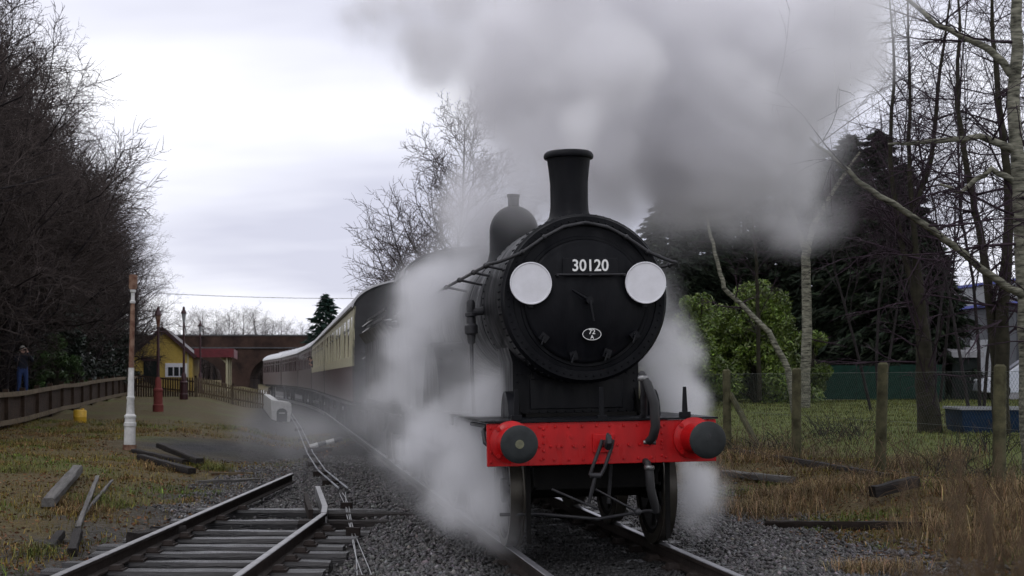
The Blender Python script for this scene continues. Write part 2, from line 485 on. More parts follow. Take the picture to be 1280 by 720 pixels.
# ================================================================== RAILWAY TRACKS
def tp(x, y, z=0.0):
    """offset x, distance y behind the buffer beam, height -> world, on the running line"""
    return Vector((0.859 + x * math.cos(TH) - y * math.sin(TH), 13.55 + x * math.sin(TH) + y * math.cos(TH), z))

RAILPROF = [(-0.07, -0.15), (0.07, -0.15), (0.07, -0.135), (0.012, -0.12), (0.012, -0.05), (0.036, -0.035), (0.036, -0.006), (0.030, 0), (-0.030, 0), (-0.036, -0.006), (-0.036, -0.035), (-0.012, -0.05), (-0.012, -0.12), (-0.07, -0.135)]
def rail_mesh(name, y0, y1, top, bullhead=True):
    g_ = G()
    g_.prism(RAILPROF, y0, y1)
    me = g_.mesh(name, 25)
    me.materials.append(M['rail']); me.materials.append(top)
    for p in me.polygons:
        if p.normal.z > 0.6 and p.center.z > -0.012: p.material_index = 1
    return me
CANT = R(0.9)
main = thing('railway_track', 'running line of wet rails and sleepers in dark ballast under the train', 'track', tp(0, 0, 0), TH)
main.rotation_euler = (0, -CANT, TH)
for s in (-1, 1):
    o = link('rail', rail_mesh('rail', -14, 58.5, M['railtop']), None, main)
    o.location = (s * 0.7525, 0, 0)
# beyond the second coach the line curves gently to the left, under the bridge
CURVE = [(0.0, 58.5, 0.0)]
for k in range(30):
    x_, y_, a_ = CURVE[-1]
    a_ = min(a_ + R(0.42), R(5.5))
    CURVE.append((x_ - 5 * math.sin(a_), y_ + 5 * math.cos(a_), a_))
for s in (-1, 1):
    g_ = G()
    V = []; F = []
    for x_, y_, a_ in CURVE:
        for dx, dz in ((-.036, -.15), (.036, -.15), (.036, 0), (-.036, 0)):
            V.append((x_ + (s * 0.7525 + dx) * math.cos(a_), y_ + (s * 0.7525 + dx) * math.sin(a_), dz))
    for i in range(len(CURVE) - 1):
        for k in range(4): F.append((i * 4 + k, i * 4 + (k + 1) % 4, i * 4 + 4 + (k + 1) % 4, i * 4 + 4 + k))
    F += [(3, 2, 1, 0), tuple(range(len(V) - 4, len(V)))]
    g_.add(V, F); g_.obj('rail', M['railtop'], main, 0)
slg = G(); slg.box((0, 0, 0), (2.59, 0.25, 0.13))
slm = slg.mesh('sleeper', 0); slm.materials.append(M['sleeper'])
chg = G()
for s in (-1, 1):
    chg.box((s * 0.12, 0, 0.03), (0.14, 0.19, 0.06), taper=0.6)
chg.box((0, 0, 0.012), (0.40, 0.20, 0.024))
chm = chg.mesh('rail_chair', 0); chm.materials.append(M['rail'])
for k in range(60):
    y = -2.2 + k * 0.72
    o = link('sleeper', slm, None, main); o.location = (random.uniform(-.02, .02), y, -0.225); o.rotation_euler = (0, 0, random.uniform(-.01, .01))
    if k < 24:
        for s in (-1, 1):
            c = link('rail_chair', chm, None, main); c.location = (s * 0.7525, y, -0.159)

# disused siding in the foreground: rails run straight away from the camera
sid = thing('disused_siding', 'disused siding with exposed wet sleepers and two cut rail ends', 'track', (-3.03, 12, 0), 0)
o = link('rail', rail_mesh('rail', -9, 13.1, M['railtopold']), None, sid); o.location = (-0.7525, 0, 0)
o = link('rail', rail_mesh('rail', -9, 5.75, M['railtopold']), None, sid); o.location = (0.7525, 0, 0)
ybent = [(0.72, 5.80, 0), (0.60, 7.6, 0.0), (0.28, 10.3, 0.0)]
bg_ = G()
def bar(pts, w, h0, h1):
    V = []; F = []
    for p in pts:
        for dx, dz in ((-w, h0), (w, h0), (w, h1), (-w, h1)):
            V.append((p[0] + dx, p[1], p[2] + dz))
    for i in range(len(pts) - 1):
        for k in range(4):
            F.append((i * 4 + k, i * 4 + (k + 1) % 4, i * 4 + 4 + (k + 1) % 4, i * 4 + 4 + k))
    F += [(3, 2, 1, 0), tuple(range(len(pts) * 4 - 4, len(pts) * 4))]
    return V, F
bg_.add(*bar([(0.74, 5.80, 0), (0.64, 6.7, 0), (0.12, 9.9, 0.02)], 0.035, -0.15, 0.0))
bg_.obj('bent_closure_rail', M['railtopold'], sid)
bg2 = G(); bg2.add(*bar([(0.50, 6.4, -.02), (0.36, 7.2, -.02), (0.10, 8.8, 0)], 0.03, -0.13, 0.0))
bg2.obj('check_rail', M['rail'], sid)
def rough_sleeper(name, L, w, h, seed):
    r_ = random.Random(seed)
    n = 9
    V = []; F = []
    prof = [(-.5, -.5), (.5, -.5), (.5, .28), (.40, .5), (-.40, .5), (-.5, .28)]
    for i in range(n + 1):
        x = -L / 2 + L * i / n
        for p, q in prof:
            V.append((x + (r_.uniform(-.012, .012)), p * w + r_.uniform(-.006, .006), q * h + r_.uniform(-.006, .006)))
    m = len(prof)
    for i in range(n):
        for k in range(m):
            F.append((i * m + k, i * m + (k + 1) % m, i * m + m + (k + 1) % m, i * m + m + k))
    F += [tuple(range(m)), tuple(range(n * m + m - 1, n * m - 1, -1))]
    return G().add(V, F)
sms = []
for q in range(4):
    me = rough_sleeper('sleeper', 2.6, 0.27, 0.15, q).mesh('sleeper', 30); me.materials.append(M['sleeper']); sms.append(me)
ysl = [-8.2 + 0.72 * i for i in range(12)] + [0.75, 1.55, 2.3, 2.95, 3.6, 4.4, 5.15, 6.45, 7.9]
for i, y in enumerate(ysl):
    o = link('sleeper', sms[i % 4], None, sid)
    o.location = (random.uniform(-.07, .07) + (0.1 if y > 6 else 0), y, -0.228 + random.uniform(-.008, .008))
    o.rotation_euler = (random.uniform(-.02, .02), random.uniform(-.006, .006), random.uniform(-.02, .02))
    for s in (-1, 1):
        if y > 5.7 and s > 0: continue
        c = link('rail_chair', chm, None, sid); c.location = (s * 0.7525, y, -0.155)
# longer turnout timbers that stick out to the right
for i, (y, L, xx) in enumerate([(7.1, 1.25, 1.15), (6.1, 1.1, 0.95)]):
    o = link('turnout_timber', rough_sleeper('turnout_timber', L, 0.26, 0.15, 20 + i).mesh('turnout_timber', 30), M['oldtimber'], sid)
    o.location = (xx, y, -0.2); o.rotation_euler = (0, 0.01, 0.03)

# ------------------------------------------------------------------ ballast: real stones
def stones(name, P, sz, seed):
    r_ = np.random.default_rng(seed)
    n = len(P)
    base = np.array([[1, 0, 0], [-1, 0, 0], [0, 1, 0], [0, -1, 0], [0, 0, 1], [0, 0, -1]], float)
    V = base[None] * r_.uniform(0.65, 1.25, (n, 6, 1)) + r_.normal(0, 0.22, (n, 6, 3))
    V *= sz[:, None, None] * np.array([1, 1, 0.75])
    a = r_.uniform(0, 6.28, n); ca, sa = np.cos(a)[:, None], np.sin(a)[:, None]
    x = V[..., 0] * ca - V[..., 1] * sa; y = V[..., 0] * sa + V[..., 1] * ca
    V = np.stack([x, y, V[..., 2]], -1) + P[:, None, :]
    f = np.array([[0, 2, 4], [2, 1, 4], [1, 3, 4], [3, 0, 4], [2, 0, 5], [1, 2, 5], [3, 1, 5], [0, 3, 5]])
    F = (f[None] + (np.arange(n) * 6)[:, None, None]).reshape(-1, 3)
    oil_shade_st = 1 - 0.90 * sstep((1.3 - np.abs((P[:, 0] - tx(P[:, 1])) * math.cos(TH))) / 0.4)[:, None]     # oiled black between the rails, shade under the engine painted in too
    tt = oil_shade_st * np.clip(r_.lognormal(-0.25, 0.55, (n, 1)), 0.25, 3.0) * (1 + r_.normal(0, 0.05, (n, 3)))
    tt = np.repeat(np.concatenate([tt, np.ones((n, 1))], 1)[:, None], 6, 1).reshape(-1, 4)
    return rawmesh(name, V.reshape(-1, 3), F, M['stones'], False, tt)
def scatter(n, xa, xb, ya, yb, power=1.0):
    u = rng.uniform(0, 1, n) ** power
    return rng.uniform(xa, xb, n), ya + (yb - ya) * u
px_, py_ = scatter(122000, -5.5, 5.0, 11.6, 34, 1.6)
oo = (px_ - tx(py_)) * math.cos(TH)
jj = wav(px_, py_, 1.1, 3.0) * 0.6 + wav(px_, py_, 3.1, 4.0) * 0.35
keep = (oo > -4.4 - 0.6 * jj) & (oo < 3.3 + 0.7 * jj + np.abs(rng.normal(0, 0.35, len(oo))))
insid = (np.abs(px_ + 3.03) < 1.35) & (py_ < 20.2)
keep &= ~insid | (rng.uniform(0, 1, len(px_)) < 0.12)
onsl = np.abs(np.abs(oo) - 0.7525) < 0.09
keep &= ~onsl
px_, py_ = px_[keep], py_[keep]
szs = rng.uniform(0.016, 0.036, len(px_))
P_ = np.stack([px_, py_, gh(px_, py_) + szs * 0.35 + rng.uniform(-0.01, 0.012, len(px_))], -1)
o = link('ballast', stones('ballast', P_, szs, 3), None)
tag(o, 'dark grey crushed stone ballast around and between the tracks', 'ballast', kind='stuff')
# ================================================================== LOCOMOTIVE
def riv(pts, r, d='-y', n=6):
    """domed rivet heads facing -y (front), 'x', '-x' or 'r:cx,cz' radial"""
    g_ = G()
    for p in pts:
        p = Vector(p)
        g_.ball(p, r, n, 4)
    return g_

def text_mesh(s, size, depth=0.004, bold=0.0, sx=1.0):
    c = bpy.data.curves.new('text', 'FONT')
    c.body = s; c.size = size; c.align_x = 'CENTER'; c.align_y = 'CENTER'; c.extrude = depth; c.offset = bold; c.resolution_u = 4
    o_ = bpy.data.objects.new('t', c); col.objects.link(o_)
    dg = bpy.context.evaluated_depsgraph_get()
    me = bpy.data.meshes.new_from_object(o_.evaluated_get(dg))
    bpy.data.objects.remove(o_); bpy.data.curves.remove(c)
    me.transform(Matrix.Rotation(R(90), 4, 'X') @ Matrix.Diagonal((sx, 1, 1, 1)))
    me.materials.clear()
    return me

loco = thing('steam_locomotive', 'black steam locomotive with red buffer beam, white discs and number 30120', 'locomotive', tp(0, 0, 0), TH)
loco.rotation_euler = (0, -CANT, TH)
SBZ = 2.41; SBR = 0.826; SBY = 0.71

# --- buffer beam
g_ = G(); g_.box((0, 0.02, 1.035), (2.17, 0.04, 0.395))
beam = g_.obj('buffer_beam', M['red'], loco, 0, 0.006)
pts = []
for x in np.arange(-0.98, 1.0, 0.131):
    if 0.70 < abs(x) < 1.0: continue
    for z in (0.885, 1.19):
        pts.append((x + random.uniform(-.008, .008), -0.004, z))
for x in np.arange(-0.60, 0.62, 0.105):
    if abs(x) > 0.09: pts.append((x, -0.004, 1.01))
for x in (-0.56, 0.56):
    for z in (0.90, 0.97, 1.04, 1.11, 1.17): pts.append((x, -0.004, z))
for x in (-1.05, 1.05):
    for z in (0.88, 0.97, 1.07, 1.19): pts.append((x, -0.004, z))
rb = riv(pts, 0.0135).obj('rivets', M['red'], beam); tag(rb, kind='stuff')
bd = G()
for x in (-0.42, -0.26, 0.26, 0.42):
    bd.cyl((x, -0.018, 1.01), (x, 0.0, 1.01), 0.02, n=6)
for x in (-0.3, 0.1):
    bd.cyl((x, -0.014, 1.10), (x, 0.0, 1.10), 0.017, n=6)
tag(bd.obj('bolt_heads', M['red'], beam, 0), kind='stuff')
g_ = G(); g_.box((0, 0.10, 1.245), (2.2, 0.24, 0.018))
g_.obj('footplate_edge', M['black'], loco, 0)
g_ = G(); g_.box((0, 0.05, 0.97), (2.06, 0.02, 0.24))
g_.obj('beam_backing', M['frame'], loco, 0)

# --- buffers
for s in (-1, 1):
    b = G()
    b.lathe([(0.0, 0.0), (0.195, 0.0), (0.195, -0.03), (0.175, -0.036), (0.145, -0.06), (0.128, -0.16), (0.122, -0.30), (0.130, -0.305), (0.130, -0.335), (0.09, -0.34), (0, -0.34)], (s * 0.8635, 0, 1.06), 'y', 40)
    bo = b.obj('buffer_housing', M['red'], loco, 35)
    bl = [(s * 0.8635 + 0.175 * math.cos(q), -0.036, 1.06 + 0.175 * math.sin(q)) for q in (0.78, 2.36, 3.93, 5.5)]
    k = G()
    for p in bl: k.cyl(p, (p[0], -0.06, p[2]), 0.022, n=6)
    tag(k.obj('housing_bolts', M['red'], bo, 0), kind='stuff')
    h = G()
    h.lathe([(0.0, -0.33), (0.062, -0.33), (0.062, -0.42), (0.07, -0.44), (0.155, -0.452), (0.168, -0.460), (0.170, -0.472), (0.16, -0.482), (0.11, -0.492), (0.0, -0.497)], (s * 0.8635, 0, 1.06), 'y', 40)
    ho = h.obj('buffer_head', M['bufferhead'], bo, 50)
    gs = G()
    n = 14
    gs.lathe([(0, -0.5005)] + [(0.040, -0.4995), (0.036, -0.494)], (s * 0.8635 + (0.0 if s < 0 else 0.01), 0, 1.062 + (0 if s < 0 else 0.04)), 'y', n)
    if s < 0: gs.obj('grease_spot', M['grease'], bo)
    else:
        gs = G(); gs.ball((s * 0.8635 + 0.012, -0.492, 1.09), (0.014, 0.006, 0.032), 10, 6); gs.obj('grease_spot', M['greysteel'], bo)

# --- coupling: hook, shackle, hanging screw link
g_ = G()
hp = G(); hp.box((0, -0.014, 1.03), (0.20, 0.026, 0.17)); hp.obj('hook_plate', M['red'], loco, 0, 0.004)
g_.tube([(0, -0.02, 1.03), (0, -0.14, 1.03), (0, -0.205, 1.01), (0, -0.245, 1.05), (0, -0.235, 1.105), (0, -0.195, 1.125)], [0.035, 0.034, 0.036, 0.034, 0.026, 0.012], 10)
g_.obj('draw_hook', M['greysteel'], loco, 45)
cp_ = G()
for s in (-1, 1):
    cp_.tube([(s * 0.05, -0.19, 1.07), (s * 0.055 - 0.02, -0.20, 1.0), (s * 0.058 - 0.09, -0.20, 0.82), (s * 0.05 - 0.12, -0.20, 0.75)], 0.017, 8)
cp_.tube([(-0.17, -0.20, 0.75), (-0.07, -0.20, 0.745)], 0.026, 10)
cp_.tube([(-0.12, -0.2, 0.75), (-0.15, -0.19, 0.62), (-0.18, -0.18, 0.50)], [0.016, 0.02, 0.016], 8)
cp_.tube([(-0.52, -0.17, 0.63), (-0.18, -0.18, 0.475), (-0.10, -0.18, 0.44)], 0.011, 8)
cp_.tube([(-0.12, -0.19, 0.62), (0.26, -0.16, 0.41)], 0.011, 8)
cp_.ball((0.28, -0.16, 0.40), 0.035)
cp_.obj('screw_coupling', M['greysteel'], loco, 45)
# lifting chains of the coupling
# --- vacuum pipe: standpipe with hanging hose, and steam-heat hose under the beam
g_ = G()
g_.tube([(0.40, 0.10, 1.25), (0.40, 0.02, 1.30), (0.375, -0.08, 1.52), (0.365, -0.10, 1.64), (0.36, -0.06, 1.67)], 0.032, 12)
vp = g_.obj('vacuum_standpipe', M['greysteel'], loco, 45)
g_ = G(); g_.tube([(0.355, -0.10, 1.66), (0.39, -0.16, 1.57), (0.44, -0.20, 1.40), (0.45, -0.20, 1.18), (0.43, -0.17, 1.08), (0.40, -0.12, 1.04)], [0.034, 0.042, 0.045, 0.045, 0.043, 0.036], 14)
g_.obj('hose', M['hose'], vp, 45)
g_ = G(); g_.lathe([(0.046, 0), (0.052, 0.01), (0.052, 0.04), (0.046, 0.05)], (0.36, -0.12, 1.60), 'z', 14)
g_.tube([(0.36, -0.10, 1.035), (0.47, -0.13, 1.03)], 0.02, 8)
g_.obj('hose_clip', M['steel'], vp, 45)
g_ = G(); g_.tube([(0.40, 0.05, 0.86), (0.40, -0.07, 0.84), (0.41, -0.10, 0.76), (0.42, -0.10, 0.60), (0.46, -0.08, 0.46), (0.48, -0.06, 0.38)], [0.03, 0.034, 0.042, 0.042, 0.04, 0.03], 14)
sh = g_.obj('steam_heat_hose', M['hose'], loco, 45)
g_ = G(); g_.lathe([(0.044, 0), (0.05, 0.01), (0.05, 0.03), (0.044, 0.04)], (0.41, -0.10, 0.78), 'z', 14); g_.obj('hose_clip', M['steel'], sh, 45)
g_ = G(); g_.tube([(-1.04, 0.30, 1.20), (-1.10, 0.12, 1.16), (-1.10, 0.04, 1.06), (-1.02, 0.03, 0.98)], 0.02, 8); g_.tube([(-1.04, 0.3, 1.2), (-1.04, 1.4, 1.19)], 0.02, 8); g_.obj('drain_pipe', M['greysteel'], loco, 45)
# --- lamp irons on the footplate corners
for s in (-1, 1):
    g_ = G()
    g_.box((s * 0.80, 0.05, 1.28), (0.10, 0.06, 0.05))
    g_.box((s * 0.80, 0.05, 1.41), (0.055, 0.022, 0.26), taper=0.6)
    g_.obj('lamp_iron', M['black'], loco, 0, 0.004)
g_ = G(); g_.box((0.0, 0.04, 1.40), (0.05, 0.02, 0.30), taper=0.7); g_.box((0, 0.04, 1.27), (0.09, 0.06, 0.04))
g_.obj('lamp_iron', M['black'], loco, 0, 0.004)

# --- frames, running plate, saddle
fr = G()
for s in (-1, 1):
    fr.prism([(0.03, 1.25), (0.03, 0.88), (0.30, 0.80), (0.6, 1.02), (3.1, 1.02), (3.6, 0.7), (9.4, 0.7), (9.4, 1.25), (3.9, 1.25), (2.3, 1.60), (1.25, 1.60), (1.0, 1.25)], s * 0.60, s * 0.63, 'x')
fr.obj('main_frames', M['frame'], loco, 0)
sd_ = G()
sd_.prism([(-0.645, 1.25), (0.645, 1.25), (0.645, 1.80), (0.70, 2.0), (-0.70, 2.0), (-0.645, 1.80)], 1.20, 2.05)
sdo = sd_.obj('smokebox_saddle', M['black'], loco, 20)
pts = [(x, 1.196, z) for z in (1.30, 1.68) for x in np.arange(-0.56, 0.6, 0.09)] + [(s * 0.60, 1.196, z) for s in (-1, 1) for z in np.arange(1.36, 1.70, 0.08)]
tag(riv(pts, 0.011).obj('rivets', M['black'], sdo), kind='stuff')
sd2 = G(); sd2.box((0, 1.185, 1.48), (0.95, 0.02, 0.30)); sd2.obj('cylinder_cover_plate', M['black'], sdo, 0, 0.006)
rp_ = G()
rp_.box((0, 4.75, 1.245), (2.2, 9.3, 0.02))
rp_.obj('running_plate', M['black'], loco, 0)
for s in (-1, 1):
    v = G(); v.box((s * 1.085, 6.0, 1.185), (0.02, 6.7, 0.10)); v.obj('valance', M['black'], loco, 0)
# sand pipe / curved cover at the side of the saddle
for s in (-1, 1):
    v = G(); v.prism([(0.78, 1.256)] + [(0.78 + 0.24 - 0.24 * math.cos(q), 1.256 + 0.26 * math.sin(q)) for q in np.linspace(0, math.pi, 12)], s * 0.655, s * 0.76, 'x')
    v.obj('bogie_splasher', M['black'], loco, 30)

# --- bogie and wheels
def wheel(name, r, x, y, parent, spokes=10, side=1):
    w_ = G()
    w_.lathe([(r - 0.075, -0.06), (r - 0.005, -0.066), (r, 0.05), (r + 0.022, 0.054), (r + 0.028, 0.064), (r + 0.022, 0.075), (r - 0.075, 0.075), (r - 0.075, -0.06)], (0, 0, 0), 'x', 48)
    o_ = w_.obj(name, M['tyre'], parent, 35)
    sp = G()
    sp.lathe([(0.0, -0.07), (0.12, -0.07), (0.13, 0.075), (0.0, 0.08)], (0, 0, 0), 'x', 20)
    sp.lathe([(r - 0.075, -0.05), (r - 0.125, -0.045), (r - 0.125, 0.06), (r - 0.075, 0.07)], (0, 0, 0), 'x', 40)
    for k in range(spokes):
        q = 2 * math.pi * k / spokes
        sp.tube([(0, 0.1 * math.cos(q), 0.1 * math.sin(q)), (0, (r - 0.1) * math.cos(q), (r - 0.1) * math.sin(q))], [0.035, 0.025], 6)
    sp.obj('wheel_spokes', M['frame'], o_, 35)
    o_.location = (x, y, r)
    o_.rotation_euler = (0, 0, 0 if side < 0 else math.pi)
    return o_
for y in (0.93, 2.91):
    for s in (-1, 1):
        wheel('bogie_wheel', 0.546, s * 0.745, y, loco, 10, s)
    a = G(); a.cyl((-0.69, y, 0.546), (0.69, y, 0.546), 0.085); a.obj('axle', M['frame'], loco)
for y in (5.15, 8.2):
    for s in (-1, 1):
        wheel('driving_wheel', 1.0, s * 0.745, y, loco, 20, s)
    a = G(); a.cyl((-0.69, y, 1.0), (0.69, y, 1.0), 0.1); a.obj('axle', M['frame'], loco)
g_ = G()
for s in (-1, 1):
    g_.prism([(0.30, 0.80), (0.30, 0.62), (0.70, 0.45), (1.2, 0.45), (1.4, 0.62), (2.4, 0.62), (2.6, 0.45), (3.2, 0.45), (3.4, 0.7), (3.4, 0.82)], s * 0.57, s * 0.60, 'x')
g_.box((0, 0.34, 0.70), (1.16, 0.04, 0.22)); g_.box((0, 1.9, 0.62), (1.1, 0.5, 0.3))
g_.obj('bogie_frame', M['frame'], loco, 0)
g_ = G(); g_.box((0, 1.75, 0.98), (1.12, 1.6, 0.62)); g_.obj('cylinder_light_block', M['frame'], loco, 0)  # dark block added between the frames to stop light from behind
g_ = G(); g_.prism([(3.6, 0.9), (3.7, 0.35), (8.0, 0.3), (8.1, 0.9)], -0.55, 0.55, 'x'); g_.obj('ashpan_light_block', M['frame'], loco, 0)  # added under the boiler, keeps light from showing through behind the wheels
for s in (-1, 1):
    g_ = G(); g_.add(*bar([(s * 0.67, 0.22, 0.0), (s * 0.67, 0.24, 0.0)], 0.022, 0.10, 0.84)); g_.obj('guard_iron', M['frame'], loco, 0)
    r_ = G(); r_.tube([(s * 0.92, 5.15, 0.70), (s * 0.92, 8.2, 0.70)], 0.05, 8); r_.obj('coupling_rod', M['steel'], loco)
g_ = G(); g_.tube([(-0.9, 0.5, 0.35), (-0.55, 0.35, 0.36), (0.0, 0.3, 0.30), (0.5, 0.35, 0.36), (0.62, 0.4, 0.34)], 0.016, 8)
g_.tube([(0.12, 0.2, 0.86), (0.10, 0.25, 0.45)], 0.018, 8)
g_.obj('brake_rigging', M['greysteel'], loco)

# --- smokebox
def off(p, x=0, z=SBZ): return [(r, y) for r, y in p]
g_ = G()
g_.lathe([(0.0, SBY), (SBR - 0.045, SBY), (SBR - 0.02, SBY + 0.006), (SBR, SBY + 0.03), (SBR, 2.03), (SBR - 0.06, 2.06), (0.70, 2.06)], (0, 0, SBZ), 'y', 96)
sb = g_.obj('smokebox', M['smokebox'], loco, 30)
ring = G()
ring.lathe([(SBR - 0.12, SBY - 0.001), (SBR - 0.115, SBY - 0.016), (SBR - 0.03, SBY - 0.016), (SBR - 0.02, SBY + 0.004)], (0, 0, SBZ), 'y', 96)
ring.obj('front_ring', M['smokebox'], sb, 30)
pts = []
for k in range(64):
    q = 2 * math.pi * k / 64
    pts.append(((SBR - 0.068) * math.cos(q), SBY - 0.018, SBZ + (SBR - 0.068) * math.sin(q)))
for yy in (SBY + 0.075, SBY + 0.16, 1.95):
    for k in range(72):
        q = 2 * math.pi * k / 72
        pts.append((SBR * math.cos(q), yy, SBZ + SBR * math.sin(q)))
tag(riv(pts, 0.0115).obj('rivets', M['smokebox'], sb), kind='stuff')
# dished door
DR = 0.60
dz = -0.03
prof = [(DR, SBY - 0.004), (DR, SBY - 0.030), (DR - 0.015, SBY - 0.044)]
for t in np.linspace(0, 1, 14):
    r_ = (DR - 0.03) * (1 - t)
    prof.append((r_, SBY - 0.046 - 0.099 * (1 - (r_ / (DR - 0.03)) ** 2)))
g_ = G(); g_.lathe(prof, (0, 0, SBZ + dz), 'y', 80)
door = g_.obj('smokebox_door', M['smokebox'], loco, 40)
g_ = G(); g_.lathe([(DR + 0.04, SBY - 0.001), (DR + 0.034, SBY - 0.012), (DR + 0.006, SBY - 0.012), (DR + 0.003, SBY - 0.001)], (0, 0, SBZ + dz), 'y', 80)
g_.obj('door_seat_ring', M['smokebox'], sb, 40)
# crossbar-handrail on the door, dart with two handles
g_ = G()
g_.tube([(-0.30, SBY - 0.17, 2.63), (0.36, SBY - 0.17, 2.63)], 0.012, 8)
for x in (-0.30, 0.02, 0.36): g_.tube([(x, SBY - 0.06, 2.63), (x, SBY - 0.18, 2.63)], 0.014, 8)
g_.obj('door_handrail', M['greysteel'], door, 45)
g_ = G()
g_.cyl((0, SBY - 0.14, SBZ + dz), (0, SBY - 0.24, SBZ + dz), 0.035)
g_.tube([(0, SBY - 0.20, SBZ + dz), (-0.17, SBY - 0.215, SBZ + dz + 0.10)], [0.016, 0.011], 8)
g_.tube([(0, SBY - 0.23, SBZ + dz), (0.03, SBY - 0.245, SBZ + dz - 0.20)], [0.016, 0.011], 8)
g_.obj('dart_handle', M['black'], door, 45)
# hinges at the viewer's right and clamps around the lower edge
for z in (2.05, 2.68):
    g_ = G(); g_.add(*[[Vector(p) for p in q] if i == 0 else q for i, q in enumerate(([(0.10, SBY - 0.135, z - .025), (0.66, SBY - 0.06, z - .035), (0.66, SBY - 0.06, z + .035), (0.10, SBY - 0.135, z + .025), (0.10, SBY - 0.155, z - .025), (0.66, SBY - 0.085, z - .035), (0.66, SBY - 0.085, z + .035), (0.10, SBY - 0.155, z + .025)], [(0, 1, 2, 3), (7, 6, 5, 4), (0, 4, 5, 1), (1, 5, 6, 2), (2, 6, 7, 3), (3, 7, 4, 0)]))])
for ax, az in ((-0.43, 2.03), (-0.14, 1.85), (0.19, 1.87), (0.47, 2.04)):
    d = Vector((ax, 0, az - (SBZ + dz))).normalized()
    g_ = G()
    c = Vector((ax, SBY - 0.07, az))
    g_.box(c + Vector((0, -0.02, 0)), (0.075, 0.05, 0.085), Matrix.Rotation(-math.atan2(d.x, d.z), 3, 'Y'))
    g_.cyl(c + Vector((0, -0.03, 0)), c + Vector((0, -0.095, 0)), 0.022, n=6)
    g_.tube([c + Vector((0, -0.085, 0.02)), c + Vector((-0.035, -0.095, -0.07))], 0.010, 6)
    g_.obj('door_clamp', M['black'], loco, 35)
# number plate and shed plate
g_ = G(); g_.box((0.02, SBY - 0.165, 2.712), (0.54, 0.022, 0.155))
npl = g_.obj('number_plate', M['black'], door, 0, 0.006)
link('numerals', text_mesh('30120', 0.158, 0.003, 0.0022, 0.92), M['numeral'], npl).location = (0.02, SBY - 0.1785, 2.712)
g_ = G(); g_.lathe([(0, -0.01), (1.0, -0.01), (1.0, 0.01), (0, 0.01)], (0, 0, 0), 'y', 40)
for i, p in enumerate(g_.v): g_.v[i] = Vector((p.x * 0.098 + 0.03, p.y + SBY - 0.145, p.z * 0.062 + 2.055))
shp = g_.obj('shed_plate', M['black'], door, 30)
g_ = G(); g_.tube([(0.03 + 0.090 * math.cos(q), SBY - 0.157, 2.055 + 0.055 * math.sin(q)) for q in np.linspace(0, 2 * math.pi, 41)], 0.0034, 6, False)
g_.obj('plate_rim', M['numeral'], shp)
link('code_number', text_mesh('72', 0.066, 0.002, 0.0008), M['numeral'], shp).location = (0.032, SBY - 0.157, 2.077)
link('code_letter', text_mesh('A', 0.050, 0.002, 0.0008), M['numeral'], shp).location = (0.032, SBY - 0.157, 2.027)
# white headcode discs
for x in (-0.555, 0.575):
    g_ = G(); g_.lathe([(0, -0.001), (0.188, -0.002), (0.193, -0.009), (0.201, -0.009), (0.204, -0.004), (0.204, 0.008), (0, 0.008)], (x, SBY - 0.14, 2.55), 'y', 56)
    do = g_.obj('headcode_disc', M['white'], loco, 30)
    tag(do, 'round white enamel headcode disc')
    g_ = G(); g_.box((x, SBY - 0.10, 2.40), (0.05, 0.02, 0.16)); g_.box((x, SBY - 0.06, 2.34), (0.05, 0.09, 0.03)); g_.obj('disc_bracket', M['black'], do, 0)
# handrail: arch over the smokebox front, then along the boiler sides
arch = [(-0.90, .34), (-0.84, .355), (-0.76, .385), (-0.62, .445), (-0.405, .59), (-0.21, .69), (0, .73), (0.21, .69), (0.405, .59), (0.62, .445), (0.76, .385), (0.84, .355), (0.90, .34)]
P3 = [(x, SBY - 0.075, SBZ + z) for x, z in arch]
P3 = [(-0.93, 8.0, 2.75), (-0.93, 1.0, 2.75), (-0.925, SBY + 0.02, 2.75)] + P3 + [(0.925, SBY + 0.02, 2.75), (0.93, 1.0, 2.75), (0.93, 8.0, 2.75)]
g_ = G(); g_.tube(P3, 0.017, 10); hr = g_.obj('handrail', M['greysteel'], loco, 60)
for x, z in ((-0.62, .445), (-0.405, .59), (0.405, .59), (0.62, .445)):
    k = G(); k.ball((x, SBY - 0.075, SBZ + z), 0.026); k.cyl((x, SBY - 0.07, SBZ + z), (x, SBY + 0.01, SBZ + z * 0.98), 0.012); k.obj('handrail_knob', M['greysteel'], hr)
for s in (-1, 1):
    for y in (0.98, 1.9, 3.1, 4.4, 5.8, 7.2):
        k = G(); k.ball((s * 0.93, y, 2.75), 0.030); k.cyl((s * 0.93, y, 2.75), (s * 0.60, y, 2.68), 0.014); k.obj('handrail_knob', M['greysteel'], hr)
# snifting valve and pipe at the side of the smokebox
for s in (-1,):
    g_ = G()
    g_.lathe([(0, 2.47), (0.03, 2.47), (0.045, 2.44), (0.045, 2.34), (0.065, 2.33), (0.065, 2.30), (0.045, 2.29), (0.05, 2.22), (0.07, 2.20), (0.07, 2.12), (0.045, 2.10), (0.04, 2.02), (0.02, 2.0), (0, 2.0)], (s * 0.95, 2.0, 0), 'z', 16)
    g_.tube([(s * 0.95, 2.0, 2.34), (s * 0.72, 2.0, 2.36)], 0.045, 10)
    g_.tube([(s * 0.95, 2.0, 2.02), (s * 0.95, 2.0, 1.8), (s * 0.93, 2.05, 1.27)], 0.02, 8)
    g_.obj('snifting_valve', M['greysteel'], loco, 40)

